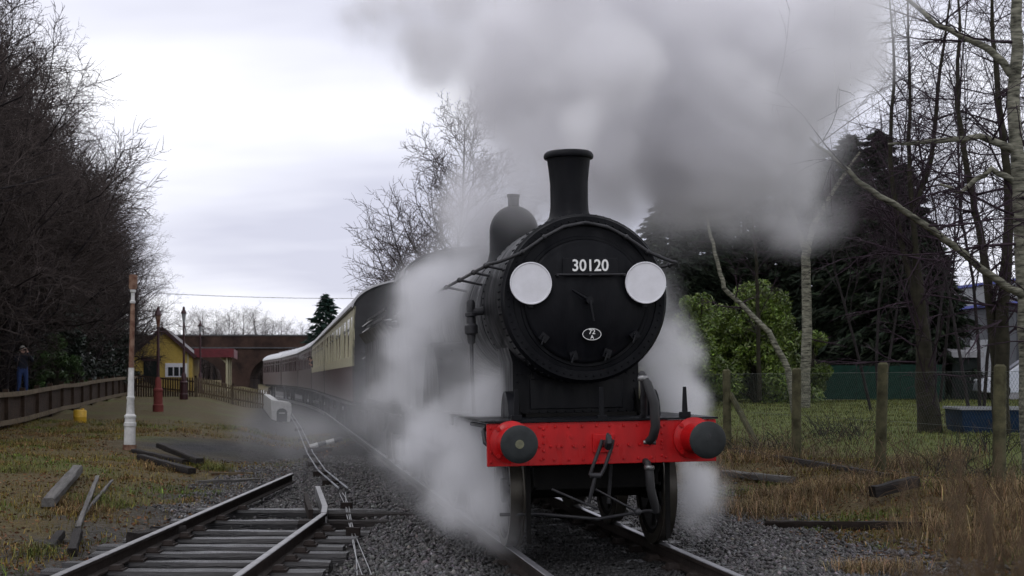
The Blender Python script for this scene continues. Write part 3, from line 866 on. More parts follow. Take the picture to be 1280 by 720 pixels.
# --- boiler, chimney, dome
g_ = G(); g_.lathe([(0.76, 2.05), (0.76, 2.10), (0.735, 2.11), (0.735, 6.7), (0.75, 6.7), (0.75, 8.15)], (0, 0, SBZ), 'y', 72)
bo_ = g_.obj('boiler', M['black'], loco, 30)
bands = G()
for y in (2.8, 3.9, 6.0): bands.lathe([(0.736, y - .03), (0.742, y - .028), (0.742, y + .028), (0.736, y + .03)], (0, 0, SBZ), 'y', 72)
bands.obj('boiler_band', M['black'], bo_, 30)
CY = 1.41
zt = 3.94
# flared skirt follows the smokebox top
V = []; F = []
nk = 48
prof = [(0.30, None, 1.0), (0.245, 0.016, 0.9), (0.212, 0.05, 0.6), (0.198, 0.10, 0.25), (0.193, 0.18, 0)]
top = SBZ + SBR
for r_, h_, sad in prof:
    for k in range(nk):
        q = 2 * math.pi * k / nk
        x, y = r_ * math.cos(q), r_ * math.sin(q)
        drop = SBR - math.sqrt(SBR ** 2 - x * x)
        z = top - drop * 1.0 - 0.004 if h_ is None else top + h_ - drop * sad
        V.append((x, CY + y, z))
for r_, z in [(0.194, 3.62), (0.205, 3.74), (0.220, 3.858), (0.222, 3.865), (0.248, 3.870), (0.254, 3.885), (0.254, 3.905), (0.244, 3.925), (0.222, 3.94), (0.185, 3.94), (0.180, 3.80), (0.175, 3.3)]:
    for k in range(nk):
        q = 2 * math.pi * k / nk
        V.append((r_ * math.cos(q), CY + r_ * math.sin(q), z))
nr = len(V) // nk
for i in range(nr - 1):
    for k in range(nk):
        F.append((i * nk + k, i * nk + (k + 1) % nk, (i + 1) * nk + (k + 1) % nk, (i + 1) * nk + k))
G().add(V, F).obj('chimney', M['smokebox'], loco, 35)
DY = 4.95
g_ = G()
g_.lathe([(0.40, 3.03), (0.335, 3.12), (0.312, 3.22), (0.308, 3.48)] + [(0.308 * math.cos(q), 3.48 + 0.325 * math.sin(q)) for q in np.linspace(0.1, 1.5708, 12)], (0, DY, 0), 'z', 48)
dm = g_.obj('dome', M['black'], loco, 40)
g_ = G(); g_.lathe([(0.07, 3.76), (0.07, 3.91), (0.082, 3.915), (0.082, 3.945), (0.05, 3.945), (0.05, 3.90), (0, 3.90)], (0, DY, 0), 'z', 20)
g_.obj('safety_valve', M['black'], dm, 40)

# --- driving wheel splashers and cab
for s in (-1, 1):
    for y in (5.15, 8.2):
        poly = [(y + 1.10 * math.cos(q), 1.0 + 1.10 * math.sin(q)) for q in np.linspace(0.235, math.pi - 0.235, 20)]
        g_ = G(); g_.prism(poly, s * 0.66, s * 1.06, 'x'); g_.obj('wheel_splasher', M['black'], loco, 30, 0.01)
cab = G()
for s in (-1, 1):
    cab.prism([(8.15, 1.25), (9.7, 1.25), (9.7, 2.35), (9.25, 2.5), (9.1, 3.1), (9.2, 3.16), (8.15, 3.16)], s * 1.07, s * 1.10, 'x')
cab.prism([(-1.07, 1.25), (1.07, 1.25), (1.07, 3.16)] + [(1.07 * math.cos(q), 3.16 + 0.38 * math.sin(q)) for q in np.linspace(0.2, 2.94, 9)] + [(-1.07, 3.16)], 8.12, 8.15)
cabo = cab.obj('cab', M['black'], loco, 25)
rf = G()
pr = [(1.14 * math.cos(q), 3.15 + 0.43 * math.sin(q)) for q in np.linspace(0, math.pi, 17)]
rf.prism(pr + [(p * 0.985, q_ - 0.03) for p, q_ in reversed(pr)], 8.0, 9.85)
rf.obj('cab_roof', M['black'], cabo, 40)
for s in (-1, 1):
    wn = G(); wn.lathe([(0, 8.11), (0.17, 8.11), (0.20, 8.10), (0.20, 8.12)], (s * 0.80, 0, 2.95), 'y', 24); wn.obj('spectacle_window', M['glass'], cabo)

for s in (-1, 1):
    for y in (0.45, 9.35):
        g_ = G(); g_.box((s * 1.06, y, 0.82), (0.02, 0.30, 0.82))
        for z in (0.42, 0.80): g_.box((s * 1.13, y, z), (0.16, 0.34, 0.025))
        if y > 1: g_.obj('footstep', M['frame'], loco, 0)

# ================================================================== TENDER
ten = thing('tender', 'black eight-wheeled tender heaped with coal coupled behind the locomotive', 'tender', tp(0, 10.1, 0), TH)
ten.rotation_euler = (0, -CANT, TH)
g_ = G(); g_.box((0, 3.6, 1.16), (2.3, 7.1, 0.16)); g_.obj('tender_frame', M['frame'], ten, 0)
g_ = G(); g_.prism([(-1.17, 1.25), (1.17, 1.25), (1.17, 2.35), (1.30, 2.55), (1.27, 2.56), (1.14, 2.40), (-1.14, 2.40), (-1.27, 2.56), (-1.30, 2.55), (-1.17, 2.35)], 0.1, 7.05)
g_.obj('tank', M['black'], ten, 20)
for s in (-1, 1):
    for z in (2.66, 2.78):
        g_ = G(); g_.box((s * 1.22, 3.0, z), (0.025, 5.2, 0.05)); g_.obj('coal_rail', M['black'], ten, 0)
r_ = random.Random(5)
cg = G()
for k in range(320):
    x, y = r_.uniform(-1.05, 1.05), r_.uniform(0.7, 5.6)
    z = 2.45 + 0.45 * (1 - (x / 1.15) ** 2) * (1 - ((y - 3.0) / 3.2) ** 2) + r_.uniform(-.05, .05)
    cg.ball((x, y, z), (r_.uniform(.08, .16), r_.uniform(.08, .16), r_.uniform(.07, .12)), 6, 4)
tag(cg.obj('coal_heap', M['coal'], ten, 0), kind='stuff')
for y in (0.9, 2.6, 4.6, 6.3):
    for s in (-1, 1): wheel('tender_wheel', 0.56, s * 0.745, y, ten, 10, s)
for s in (-1, 1):
    for y0 in (0.2, 3.9):
        g_ = G(); g_.prism([(y0, 1.0), (y0 + .3, 0.75), (y0 + 1.2, 0.62), (y0 + 2.0, 0.62), (y0 + 2.8, 0.75), (y0 + 3.1, 1.0)], s * 0.95, s * 1.0, 'x'); g_.obj('bogie_side', M['frame'], ten, 0)
# ================================================================== COACHES
CL = 19.6
def bodyx(z):
    """half width of the coach side at height z"""
    return 1.395 - 0.03 * ((z - 1.9) / 1.2) ** 2
def strip(g_, y0, y1, z0, z1, s, t=0.04, n=3):
    zs = np.linspace(z0, z1, n + 1)
    for a, b in zip(zs[:-1], zs[1:]):
        xa, xb = bodyx(a), bodyx(b)
        V = [(s * xa, y0, a), (s * xa, y1, a), (s * xb, y1, b), (s * xb, y0, b)]
        V += [(s * (x - t * math.copysign(1, 1)) if False else (p[0] - s * t, p[1], p[2])) for p in V for x in (0,)]
        g_.add(V, [(0, 1, 2, 3), (7, 6, 5, 4), (0, 4, 5, 1), (1, 5, 6, 2), (2, 6, 7, 3), (3, 7, 4, 0)])
def coach(label, loc_y, upper, windows=True, cat='railway coach'):
    c = thing('railway_coach', label, cat, tp(0, loc_y, 0), TH, 'coaches of the train')
    # window bays: (start, end)
    bays = []
    y = 0.55
    pat = [0.55, 1.25, 1.25, 0.55, 1.25, 1.25, 0.55, 1.25, 1.25, 0.55, 1.25, 0.6]
    tot = sum(pat)
    gap = (CL - 1.1 - tot) / (len(pat) - 1)
    for p in pat:
        bays.append((y, y + p)); y += p + gap
    zs0, zs1 = 2.12, 3.00
    for s in (-1, 1):
        g_ = G(); strip(g_, 0, CL, 1.12, 1.90, s, 0.04, 4); g_.obj('lower_side', M['crimson'], c, 30)
        g_ = G()
        strip(g_, 0, CL, 1.902, zs0, s); strip(g_, 0, CL, zs1, 3.20, s, 0.04, 2)
        e = 0
        for a, b in bays:
            strip(g_, e, a, zs0, zs1, s); e = b
        strip(g_, e, CL, zs0, zs1, s)
        g_.obj('upper_side', upper, c, 30)
        for a, b in bays:
            wv = G()
            xa = bodyx(2.5) - 0.025
            wv.box((s * xa, (a + b) / 2, (zs0 + zs1) / 2), (0.012, b - a + 0.02, zs1 - zs0 + 0.02))
            wo_ = wv.obj('window', M['glass'], c, 0)
            if b - a > 1:
                fr_ = G(); fr_.box((s * (xa + 0.012), (a + b) / 2, 2.76), (0.02, b - a, 0.035)); fr_.obj('vent_frame', M['steel'], wo_, 0)
    # ends, floor, roof, gangway, bogies
    for y in (0.02, CL - 0.02):
        g_ = G()
        pe = [(bodyx(z), z) for z in np.linspace(1.1, 3.2, 8)] + [(1.36 * math.cos(q), 3.2 + 0.62 * math.sin(q)) for q in np.linspace(0.1, math.pi - 0.1, 15)] + [(-bodyx(z), z) for z in np.linspace(3.2, 1.1, 8)]
        g_.prism(pe, y - 0.02, y + 0.02)
        g_.obj('end_wall', M['coachend'], c, 20)
    rg = G()
    pr = [(1.43 * math.cos(q), 3.16 + 0.66 * math.sin(q)) for q in np.linspace(0.06, math.pi - 0.06, 21)]
    rg.prism(pr + [(p * 0.975, q_ - 0.035) for p, q_ in reversed(pr)], -0.06, CL + 0.06)
    rf_ = rg.obj('roof', M['coachroof'], c, 40)
    v = G()
    for k in range(6): v.lathe([(0.13, 0), (0.13, 0.08), (0.16, 0.09), (0.10, 0.15), (0, 0.16)], (0.0, 2 + k * 3.1, 3.80), 'z', 12)
    v.obj('roof_ventilators', M['coachroof'], rf_, 40)
    gw = G(); gw.box((0, -0.22, 2.2), (1.05, 0.5, 2.1)); gw.obj('gangway', M['hose'], c, 0)
    gw = G(); gw.box((0, CL + 0.22, 2.2), (1.05, 0.5, 2.1)); gw.obj('gangway', M['hose'], c, 0)
    for x, q in ((-1.22, 0), (-0.95, 0)):
        pass
    g_ = G()
    g_.tube([(-1.18, -0.06, 2.05), (-0.70, -0.08, 2.42)], 0.018, 6); g_.tube([(-1.18, -0.06, 2.62), (-0.75, -0.08, 2.95)], 0.018, 6)
    g_.tube([(-1.18, -0.06, 2.75), (-0.70, -0.08, 3.12)], 0.018, 6)
    g_.obj('end_handrail', M['steel'], c)
    st = G()
    for z in (1.4, 1.8, 2.2, 2.6): st.box((-1.1, -0.10, z), (0.25, 0.14, 0.02))
    st.obj('end_steps', M['greysteel'], c, 0)
    uf = G(); uf.box((0, CL / 2, 1.02), (2.4, CL - 0.3, 0.18)); uf.box((0, CL / 2, 0.75), (1.6, 5, 0.45)); uf.obj('underframe', M['frame'], c, 0)
    for s in (-1, 1):
        fb = G(); fb.box((s * 1.36, CL / 2, 1.03), (0.16, CL - 0.6, 0.03)); fb.obj('footboard', M['oldtimber'], c, 0)
    for y in (1.9, 4.5, 15.1, 17.7):
        for s in (-1, 1):
            w_ = G(); w_.lathe([(0, -0.05), (0.43, -0.05), (0.455, 0.05), (0.48, 0.06), (0, 0.06)], (s * 0.745, y, 0.455), 'x', 20); w_.obj('wheel', M['frame'], c)
    for y in (3.2, 16.4):
        for s in (-1, 1):
            g_ = G(); g_.prism([(y - 1.7, 0.55), (y + 1.7, 0.55), (y + 1.5, 0.85), (y - 1.5, 0.85)], s * 0.98, s * 1.04, 'x'); g_.obj('bogie_side', M['frame'], c, 0)
    for s in (-1, 1):
        b = G(); b.lathe([(0.09, 0.05), (0.09, -0.3), (0.22, -0.38), (0.22, -0.42), (0, -0.43)], (s * 0.86, 0, 1.06), 'y', 16); b.obj('buffer', M['frame'], c)
    return c
COY = 18.75
coach('cream and maroon coach coupled directly behind the black tender', COY, M['cream'])
coach('second cream and maroon coach of the train, with a passenger leaning out', COY + 20.3, M['cream'])
def curve_at(d):
    i = min(int(d / 5), len(CURVE) - 2); f = d / 5 - i
    a, b = CURVE[i], CURVE[i + 1]
    return tuple(a[j] + (b[j] - a[j]) * f for j in range(3))
for lab, d, up in (('third coach, plain maroon, behind the two cream and maroon ones', 0.9, M['crimson']), ('fourth coach, plain maroon, between the third and the last', 21.2, M['crimson']), ('fifth and last coach, plain maroon, nearest the brick bridge', 41.5, M['crimson'])):
    c = coach(lab, 0, up)
    a_, b_ = curve_at(d), curve_at(d + CL)
    c.location = tp(a_[0], a_[1], 0)
    c.rotation_euler = (0, 0, TH + math.atan2(-(b_[0] - a_[0]), b_[1] - a_[1]))

# ================================================================== ROAD BRIDGE
br = thing('road_bridge', 'brick road bridge with arches and flat parapet crossing the line', 'bridge', (-27.2, 170, 0), TH * 0.25)
arches = [(0.6, 3.8, 4.35), (-9.6, 3.1, 3.95), (9.2, 3.0, 3.9)]     # centre, half span, crown
def under(x):
    for c_, hs, cr in arches:
        if abs(x - c_) < hs:
            return 1.6 + (cr - 1.6) * math.sqrt(max(0, 1 - ((x - c_) / hs) ** 2))
    return 0.0
xs = sorted(set([round(v, 3) for v in np.linspace(-34, 46, 90)] + [round(c_ + hs * t, 3) for c_, hs, _ in arches for t in np.sin(np.linspace(-1.5708, 1.5708, 25))]))
V = []; F = []
for x in xs:
    for y in (0, 7):
        V.append((x, y, under(x + 1e-4))); V.append((x, y, 5.2))
for i in range(len(xs) - 1):
    a, b = under(xs[i] + 1e-3), under(xs[i + 1] - 1e-3)
    n0 = len(V)
    V += [(xs[i], 0, a), (xs[i + 1], 0, b), (xs[i + 1], 0, 5.2), (xs[i], 0, 5.2), (xs[i], 7, a), (xs[i + 1], 7, b), (xs[i + 1], 7, 5.2), (xs[i], 7, 5.2)]
    F += [(n0, n0 + 1, n0 + 2, n0 + 3), (n0 + 7, n0 + 6, n0 + 5, n0 + 4), (n0, n0 + 4, n0 + 5, n0 + 1), (n0 + 3, n0 + 2, n0 + 6, n0 + 7)]
# jambs at the springing of every arch
for c_, hs, _ in arches:
    for s in (-1, 1):
        n0 = len(V); x = c_ + s * hs
        V += [(x, 0, 0), (x, 7, 0), (x, 7, 1.62), (x, 0, 1.62)]; F.append((n0, n0 + 1, n0 + 2, n0 + 3))
me = bpy.data.meshes.new('wall'); me.from_pydata(V, [], F); link('wall', me, M['brick'], br)
for y in (0.1, 6.9):
    g_ = G(); g_.box((6, y, 5.9), (80, 0.36, 1.30)); g_.obj('parapet', M['brick'], br, 0)
    g_ = G(); g_.box((6, y, 6.63), (80, 0.50, 0.16)); g_.obj('coping', M['stone'], br, 0)
g_ = G(); g_.box((6, -0.08, 5.18), (80, 0.2, 0.14)); g_.obj('string_course', M['stone'], br, 0)
for c_, hs, cr in arches:
    g_ = G()
    o1 = [(c_ + (hs + .38) * math.cos(q), 1.6 + (cr - 1.6 + .38) * math.sin(q)) for q in np.linspace(0, math.pi, 25)]
    o2 = [(c_ + hs * math.cos(q), 1.6 + (cr - 1.6) * math.sin(q)) for q in np.linspace(math.pi, 0, 25)]
    for k in range(24):
        g_.prism([o1[k], o1[k + 1], o2[23 - k], o2[24 - k]], -0.06, 0.0)
    g_.obj('arch_ring', M['brick'], br, 0)

# ================================================================== STATION BUILDING
sbz = 0.75
st = thing('station_building', 'small yellow boarded station building with maroon gable edges and a canopy', 'building', (-23.9, 100, sbz), TH)
W = 2.0; EH = 2.45; AP = 4.2
g_ = G()
g_.prism([(-W, 0), (W, 0), (W, EH), (0, AP), (-W, EH)], 0.05, 9)
wall = g_.obj('wall', M['yellow'], st, 0)
k = 0
z = 0.12
while z < AP - 0.1:
    hw = W if z + .17 < EH else W * (AP - z - .17) / (AP - EH)
    if hw > 0.1:
        b = G(); b.box((0, 0.02, z + .07), (hw * 2, 0.05, 0.15), Matrix.Rotation(R(6), 3, 'X')); b.obj('board', M['yellow'], wall, 0)
    z += 0.165
rg = G()
for s in (-1, 1):
    a = math.atan2(AP - EH, W); L = math.hypot(AP - EH, W) + 0.35
    rg.box((s * (W / 2 + 0.12), 4.5, (EH + AP) / 2 + 0.0), (L, 9.5, 0.10), Matrix.Rotation(s * a, 3, 'Y'))
rg.obj('roof', M['slate'], st, 0)
for s in (-1, 1):
    b = G(); b.box((s * (W / 2 + 0.12), -0.30, (EH + AP) / 2 - 0.02), (L, 0.06, 0.24), Matrix.Rotation(s * a, 3, 'Y')); b.obj('bargeboard', M['maroon'], st, 0)
b = G(); b.box((0, -0.32, AP + 0.1), (0.10, 0.10, 0.8)); b.obj('finial', M['maroon'], st, 0)
b = G(); b.box((-0.75, -0.05, 1.05), (1.0, 0.08, 2.1)); d_ = b.obj('door', M['shed'], st, 0)
b = G(); b.box((-0.75, -0.09, 2.16), (1.3, 0.14, 0.16)); b.obj('door_hood', M['maroon'], d_, 0)
b = G(); b.box((0.95, -0.05, 1.45), (1.5, 0.08, 0.95)); wf = b.obj('window', M['white'], st, 0)
for x in (0.55, 0.95, 1.35):
    b = G(); b.box((x, -0.10, 1.35), (0.32, 0.02, 0.6)); b.obj('pane', M['glass'], wf, 0)
b = G(); b.box((1.72, -0.07, 1.3), (0.10, 0.05, 2.6)); b.obj('corner_board', M['cream'], st, 0)
# canopy along the platform side
cn = G(); cn.box((3.45, 5.0, 2.75), (2.7, 9.0, 0.10), Matrix.Rotation(R(-3), 3, 'Y')); cn.box((4.75, 5.0, 2.62), (0.08, 9.0, 0.62)); cn.box((3.45, 0.5, 2.64), (2.7, 0.08, 0.6))
cno = cn.obj('canopy', M['canopy'], st, 0)
for y in (0.8, 5.0, 9.2):
    p_ = G(); p_.cyl((4.3, y, 0), (4.3, y, 2.5), 0.08, n=10); p_.tube([(4.3, y, 1.9), (3.7, y, 2.55)], 0.05, 6); p_.obj('canopy_column', M['cream'], cno)
# ================================================================== PLATFORM END (white-painted nose)
pf = thing('platform_ramp', 'white-painted curved end of the platform wall with a dark rounded opening', 'platform', (-9.85, 62.5, -0.25), R(10.9))
g_ = G()
outl = [(-0.42, 1.6), (-0.42, 0.25), (-0.30, 0.06), (-0.1, 0.0), (0.25, 0.0), (0.36, 0.08), (0.40, 0.25), (0.40, 1.6)]
V = []; F = []
outl2 = []
for x, y in outl: outl2.append((x, y))
g_.prism([(-0.40, 0), (0.36, 0), (0.44, 0.55), (0.42, 0.80), (0.30, 0.88), (-0.40, 0.98), (-0.46, 0.9)], 0, 0.5)
g_.obj('end_wall', M['whitepaint'], pf, 0, 0.05)
g_ = G(); g_.add([(-0.42, 0.5, 0.0), (-0.42, 0.5, 0.96), (-0.42, 28, 1.15), (-0.42, 28, 0), (-0.12, 0.5, 0), (-0.12, 0.5, 0.94), (-0.12, 28, 1.15), (-0.12, 28, 0)], [(0, 1, 2, 3), (7, 6, 5, 4), (1, 5, 6, 2), (0, 4, 5, 1), (2, 6, 7, 3)])
g_.obj('edge_wall', M['whitepaint'], pf, 0)
g_ = G(); g_.prism([(-0.20 + 0.0, 0.03), (0.24, 0.03), (0.24, 0.42)] + [(0.02 + 0.22 * math.cos(q), 0.42 + 0.18 * math.sin(q)) for q in np.linspace(0.2, 2.94, 8)] + [(-0.20, 0.42)], -0.05, 0.02)
op = g_.obj('dark_opening', M['shed'], pf, 0)
g_ = G(); g_.box((0.02, -0.065, 0.40), (0.26, 0.02, 0.05)); g_.obj('white_bar', M['whitepaint'], op, 0)

# ================================================================== LAMP POSTS
def lamp_post(label, x, y, h, kind, lean=0.0):
    z = gz(x, y) - 0.05
    t = thing('lamp_post', label, 'lamp post', (x, y, z), 0, 'old cast iron lamp posts')
    t.rotation_euler = (0, lean, 0.3)
    g_ = G()
    if kind == 0:
        g_.lathe([(0.15, 0.0), (0.15, 0.16)], n=8); g_.obj('foot', M['rust'], t, 20)
        g_ = G()
        g_.lathe([(0.125, 0.16), (0.12, 0.55), (0.135, 0.57), (0.135, 0.64), (0.115, 0.66), (0.115, 0.74), (0.13, 0.76), (0.13, 0.80), (0.09, 0.84), (0.078, 1.15), (0.088, 1.17), (0.088, 1.21), (0.07, 1.24), (0.062, 1.86)], n=16)
        g_.obj('base_column', M['whitepaint'], t, 30)
        g_ = G(); g_.lathe([(0.060, 1.86), (0.052, 2.95), (0.045, 3.3)], n=14); g_.obj('shaft', M['rust'], t, 30)
        g_ = G()
        g_.lathe([(0.042, 3.28), (0.062, 3.30), (0.062, 3.34), (0.042, 3.36), (0.040, 3.52), (0.066, 3.54), (0.066, 3.58), (0.05, 3.60)], n=14); g_.obj('collar', M['whitepaint'], t, 30)
        g_ = G(); g_.lathe([(0.0, 3.58), (0.075, 3.60), (0.092, 3.66), (0.092, 3.88), (0.088, 3.92), (0.0, 3.93)], n=14); g_.obj('lamp_socket', M['rust'], t, 30)
    else:
        c = M['salmon'] if kind == 1 else M['maroon']
        g_.lathe([(0.20, 0.0), (0.20, 0.3), (0.17, 0.34), (0.16, 0.8), (0.18, 0.82), (0.18, 0.88), (0.13, 0.94), (0.11, 1.25), (0.06, 1.35)], n=14); g_.obj('base_column', c, t, 30)
        g_ = G(); g_.lathe([(0.06, 1.35), (0.045, h - 0.75)], n=10); g_.tube([(-0.28, 0, h - 0.95), (0.28, 0, h - 0.95)], 0.02, 6); g_.obj('shaft', M['maroon'], t, 30)
        ln = G(); ln.lathe([(0.05, h - 0.76), (0.06, h - 0.70), (0.11, h - 0.34), (0.0, h - 0.34)], n=6); lo = ln.obj('lantern', M['lampglass'] if kind == 2 else M['rust'], t, 0)
        cpn = G(); cpn.lathe([(0.15, h - 0.34), (0.13, h - 0.28), (0.06, h - 0.14), (0.06, h - 0.06), (0.02, h), (0, h)], n=6); cpn.obj('lantern_cap', M['maroon'], lo, 0)
    return t
lamp_post('rusty lantern-less lamp post with a white-painted lower half', -8.47, 32.4, 3.93, 0, R(1.2))
lamp_post('slim dark lamp post with faded salmon-red base before the yellow building', -13.3, 55, 4.0, 1)
lamp_post('maroon lamp post with lantern beside the corner of the yellow building', -15.7, 70, 4.5, 2)
lamp_post('farther maroon lamp post with lantern near the maroon canopy', -19.6, 92, 4.6, 2)

# ================================================================== FENCES ON THE LEFT
lf = thing('post_and_rail_fence', 'brown timber post and rail fence along the wood edge', 'fence', tp(-10.75, 0, 0), TH)
def fz(y):
    p = tp(-10.75, y); return gz(p.x, p.y)
fp = [17.0 + 2.75 * k for k in range(20)]
for y in fp:
    g_ = G(); g_.box((0, y, fz(y) + 0.52), (0.16, 0.16, 1.24)); g_.obj('post', M['fence'], lf, 0, 0.01)
for a, b in zip(fp[:-1], fp[1:]):
    za, zb = fz(a), fz(b)
    for h in (0.98, 0.18):
        g_ = G(); g_.add(*bar([(0.10, a, za + h), (0.10, b, zb + h)], 0.025, -0.07, 0.07)); g_.obj('rail', M['fencerail'], lf, 0)
    n = int(2.75 / 0.16)
    for q in range(n):       # close boarding behind the rails
        y = a + 0.09 + q * 0.16
        z = za + (zb - za) * (y - a) / 2.75
        g_ = G(); g_.box((-0.03, y, z + 0.52 + random.uniform(-.015, .015)), (0.022, 0.145, 0.98)); g_.obj('board', M['fence'], lf, 0)

# picket fence across the end of the platform
pk = thing('picket_fence', 'low brown picket fence across the station approach', 'fence', (-20.4, 76, 0), R(4))
for k in range(62):
    x = k * 0.125
    p = pk.matrix_world @ Vector((x, 0, 0))
    z = gz(-20.4 + x, 76 + x * 0.07)
    g_ = G(); g_.prism([(x - .042, z), (x + .042, z), (x + .042, z + .95), (x, z + 1.02), (x - .042, z + .95)], -0.03, 0.0); g_.obj('picket', M['fencerail'] if k > 30 else M['fence'], pk, 0)
for h in (0.25, 0.78):
    g_ = G(); g_.add(*[([Vector((x, y, gz(-20.4 + x, 76) + h + dz)) for x in (-0.1, 3.9, 7.8) for y, dz in ((0.02, -.04), (0.06, -.04), (0.06, .04), (0.02, .04))]), [(i * 4 + q, i * 4 + (q + 1) % 4, i * 4 + 4 + (q + 1) % 4, i * 4 + 4 + q) for i in range(2) for q in range(4)]]); g_.obj('rail', M['fence'], pk, 0)
for x in (0, 1.95, 3.9, 5.85, 7.7):
    g_ = G(); g_.box((x, 0.1, gz(-20.4 + x, 76) + 0.5), (0.11, 0.11, 1.2)); g_.obj('post', M['fence'], pk, 0)

# yellow plastic tub by the fence, timbers and rubbish on the bank
p = at(100, 520, 46); p.z = gz(p.x, p.y)
t = thing('yellow_drum', 'squat yellow plastic drum on the grass beside the timber fence', 'drum', p, 0)
g_ = G(); g_.lathe([(0, 0), (0.19, 0.0), (0.205, 0.03), (0.20, 0.16), (0.21, 0.18), (0.20, 0.2), (0.205, 0.36), (0.18, 0.40), (0, 0.41)], n=20); g_.obj('drum_body', M['yellowplastic'], t, 35)
g_ = G(); g_.lathe([(0, 0.405), (0.05, 0.405), (0.05, 0.45), (0, 0.45)], (0.08, 0, 0), n=10); g_.obj('drum_cap', M['yellowplastic'], t)

def baulk(name, label, a, b, w_, h_, m, grp=None, lift=0.0, cat='timber'):
    a = Vector(a); b = Vector(b)
    a.z = gz(a.x, a.y) + h_ * 0.35 + (lift if not hasattr(lift, '__len__') else lift[0]); b.z = gz(b.x, b.y) + h_ * 0.35 + (lift if not hasattr(lift, '__len__') else lift[1])
    L = (b - a).length
    o_ = link(name, rough_sleeper(name, L, w_, h_, int(L * 1000) % 97).mesh(name, 30), M[m])
    o_.location = (a + b) / 2
    o_.rotation_euler = (b - a).to_track_quat('X', 'Z').to_euler()
    tag(o_, label, cat, grp)
    return o_
def gp(px, py, z=0.0):
    Y = (HC - z) * FPX / (py - 473)
    return Vector(((px - 640) / FPX * Y, Y, z))
baulk('timber_baulk', 'thick weathered grey baulk lying alone on the leaf-strewn bank', gp(60, 624), gp(97, 592), 0.17, 0.12, 'timber', lift=(0.05, 0.12))
baulk('timber_plank', 'thin broken plank propped beside the grey baulk', gp(97, 640), gp(122, 600), 0.06, 0.04, 'timber', lift=(0.0, 0.16))
baulk('timber_plank', 'short pale lath lying across the propped plank', gp(100, 632), gp(140, 597), 0.04, 0.035, 'timber', lift=(0.02, 0.10))
baulk('timber_stub', 'dark rotten stub end of timber standing in the grass', gp(62, 660), gp(76, 648), 0.10, 0.09, 'oldtimber', lift=(0, 0.05))
baulk('timber_stub', 'charred timber stub under the propped plank', gp(90, 664), gp(97, 648), 0.11, 0.11, 'oldtimber', lift=(0, 0.06))
for i, (a, b, m, lab) in enumerate([((168, 568), (232, 574), 'oldtimber', 'long dark sleeper at the back of the pile beside the lamp post'),
                                  ((176, 574), (240, 581), 'oldtimber', 'long dark sleeper at the front of the pile beside the lamp post'),
                                  ((200, 566), (250, 576), 'oldtimber', 'dark sleeper lying askew on top of the pile by the lamp post'),
                                  ((262, 581), (316, 578), 'fencerail', 'thin pale plank on the ground right of the dark sleeper pile'),
                                  ((246, 590), (324, 584), 'timber', 'longer weathered plank in front of the thin pale plank')]):
    baulk('old_sleeper' if i < 3 else 'timber_plank', lab, gp(*a), gp(*b), 0.17 if i < 3 else 0.09, 0.11 if i < 3 else 0.05, m, lift=0.13 if i == 2 else 0.02)
for i, (x, y, lab) in enumerate([(182, 660, 'broken chair lump of iron and wood at the end of the siding sleepers'), (210, 655, 'small stack of broken sleeper ends beside the rail')]):
    a = gp(x - 16, y); b = gp(x + 16, y - 3)
    baulk('sleeper_end', lab, a, b, 0.22, 0.2, 'oldtimber', lift=0.03)

# point rodding running from the white platform end towards the camera
rd = thing('point_rodding', 'thin pale point rods on small stools running from the platform end', 'signal rodding', (0, 0, 0), 0)
path = [gp(362, 512), gp(374, 530), gp(388, 560), gp(402, 580), gp(430, 612, -0.1)]
for dx in (-0.07, 0.07):
    pl = [Vector((p.x + dx, p.y, gz(p.x, p.y) + 0.12)) for p in path]
    for a, b in zip(pl[:-1], pl[1:]):
        n = max(2, int((b - a).length / 1.6))
        for k in range(n):
            p0 = a.lerp(b, k / n); p1 = a.lerp(b, (k + 0.88) / n)
            g_ = G(); g_.tube([p0, p1], 0.014, 6); g_.obj('rod', M['cladding'], rd)
for a, b in zip(path[:-1], path[1:]):
    for t in (0.0, 0.5):
        p = a.lerp(b, t); g_ = G(); g_.box((p.x, p.y, gz(p.x, p.y) + 0.04), (0.3, 0.2, 0.1)); g_.obj('stool', M['rail'], rd, 0)
sw = thing('signal_wires', 'slack signal wires crossing the ballast between siding and running line', 'wire', (0, 0, 0), 0)
for px2, dx in ((472, 0.0), (452, 0.06), (462, -0.05)):
    a = gp(428 + dx * 40, 612, -0.1); b = gp(px2, 735, -0.1)
    P = [Vector((a.x + (b.x - a.x) * t + 0.02 * math.sin(9 * t + dx * 30), a.y + (b.y - a.y) * t, 0)) for t in np.linspace(0, 1, 12)]
    P = [Vector((p.x, p.y, gz(p.x, p.y) + 0.06 + 0.03 * math.sin(5 * i / 11))) for i, p in enumerate(P)]
    g_ = G(); g_.tube(P, 0.006, 5); g_.obj('wire_strand', M['steel'], sw)
for q in (0.25, 0.55, 0.93):
    p = gp(428, 612, -.1).lerp(gp(462, 735, -.1), q)
    g_ = G(); g_.box((p.x, p.y, gz(p.x, p.y) + 0.06), (0.16, 0.10, 0.16)); g_.cyl((p.x - .08, p.y, gz(p.x, p.y) + .1), (p.x + .08, p.y, gz(p.x, p.y) + .1), 0.04, n=8); g_.obj('wire_pulley', M['rail'], sw, 0)
p = gp(400, 560, -0.1)
t = thing('point_lever', 'small white striped point lever lying beside the rodding', 'lever', (p.x, p.y, gz(p.x, p.y)), 0.2)
g_ = G(); g_.box((0, 0, 0.06), (0.6, 0.3, 0.12)); g_.obj('lever_box', M['rail'], t, 0)
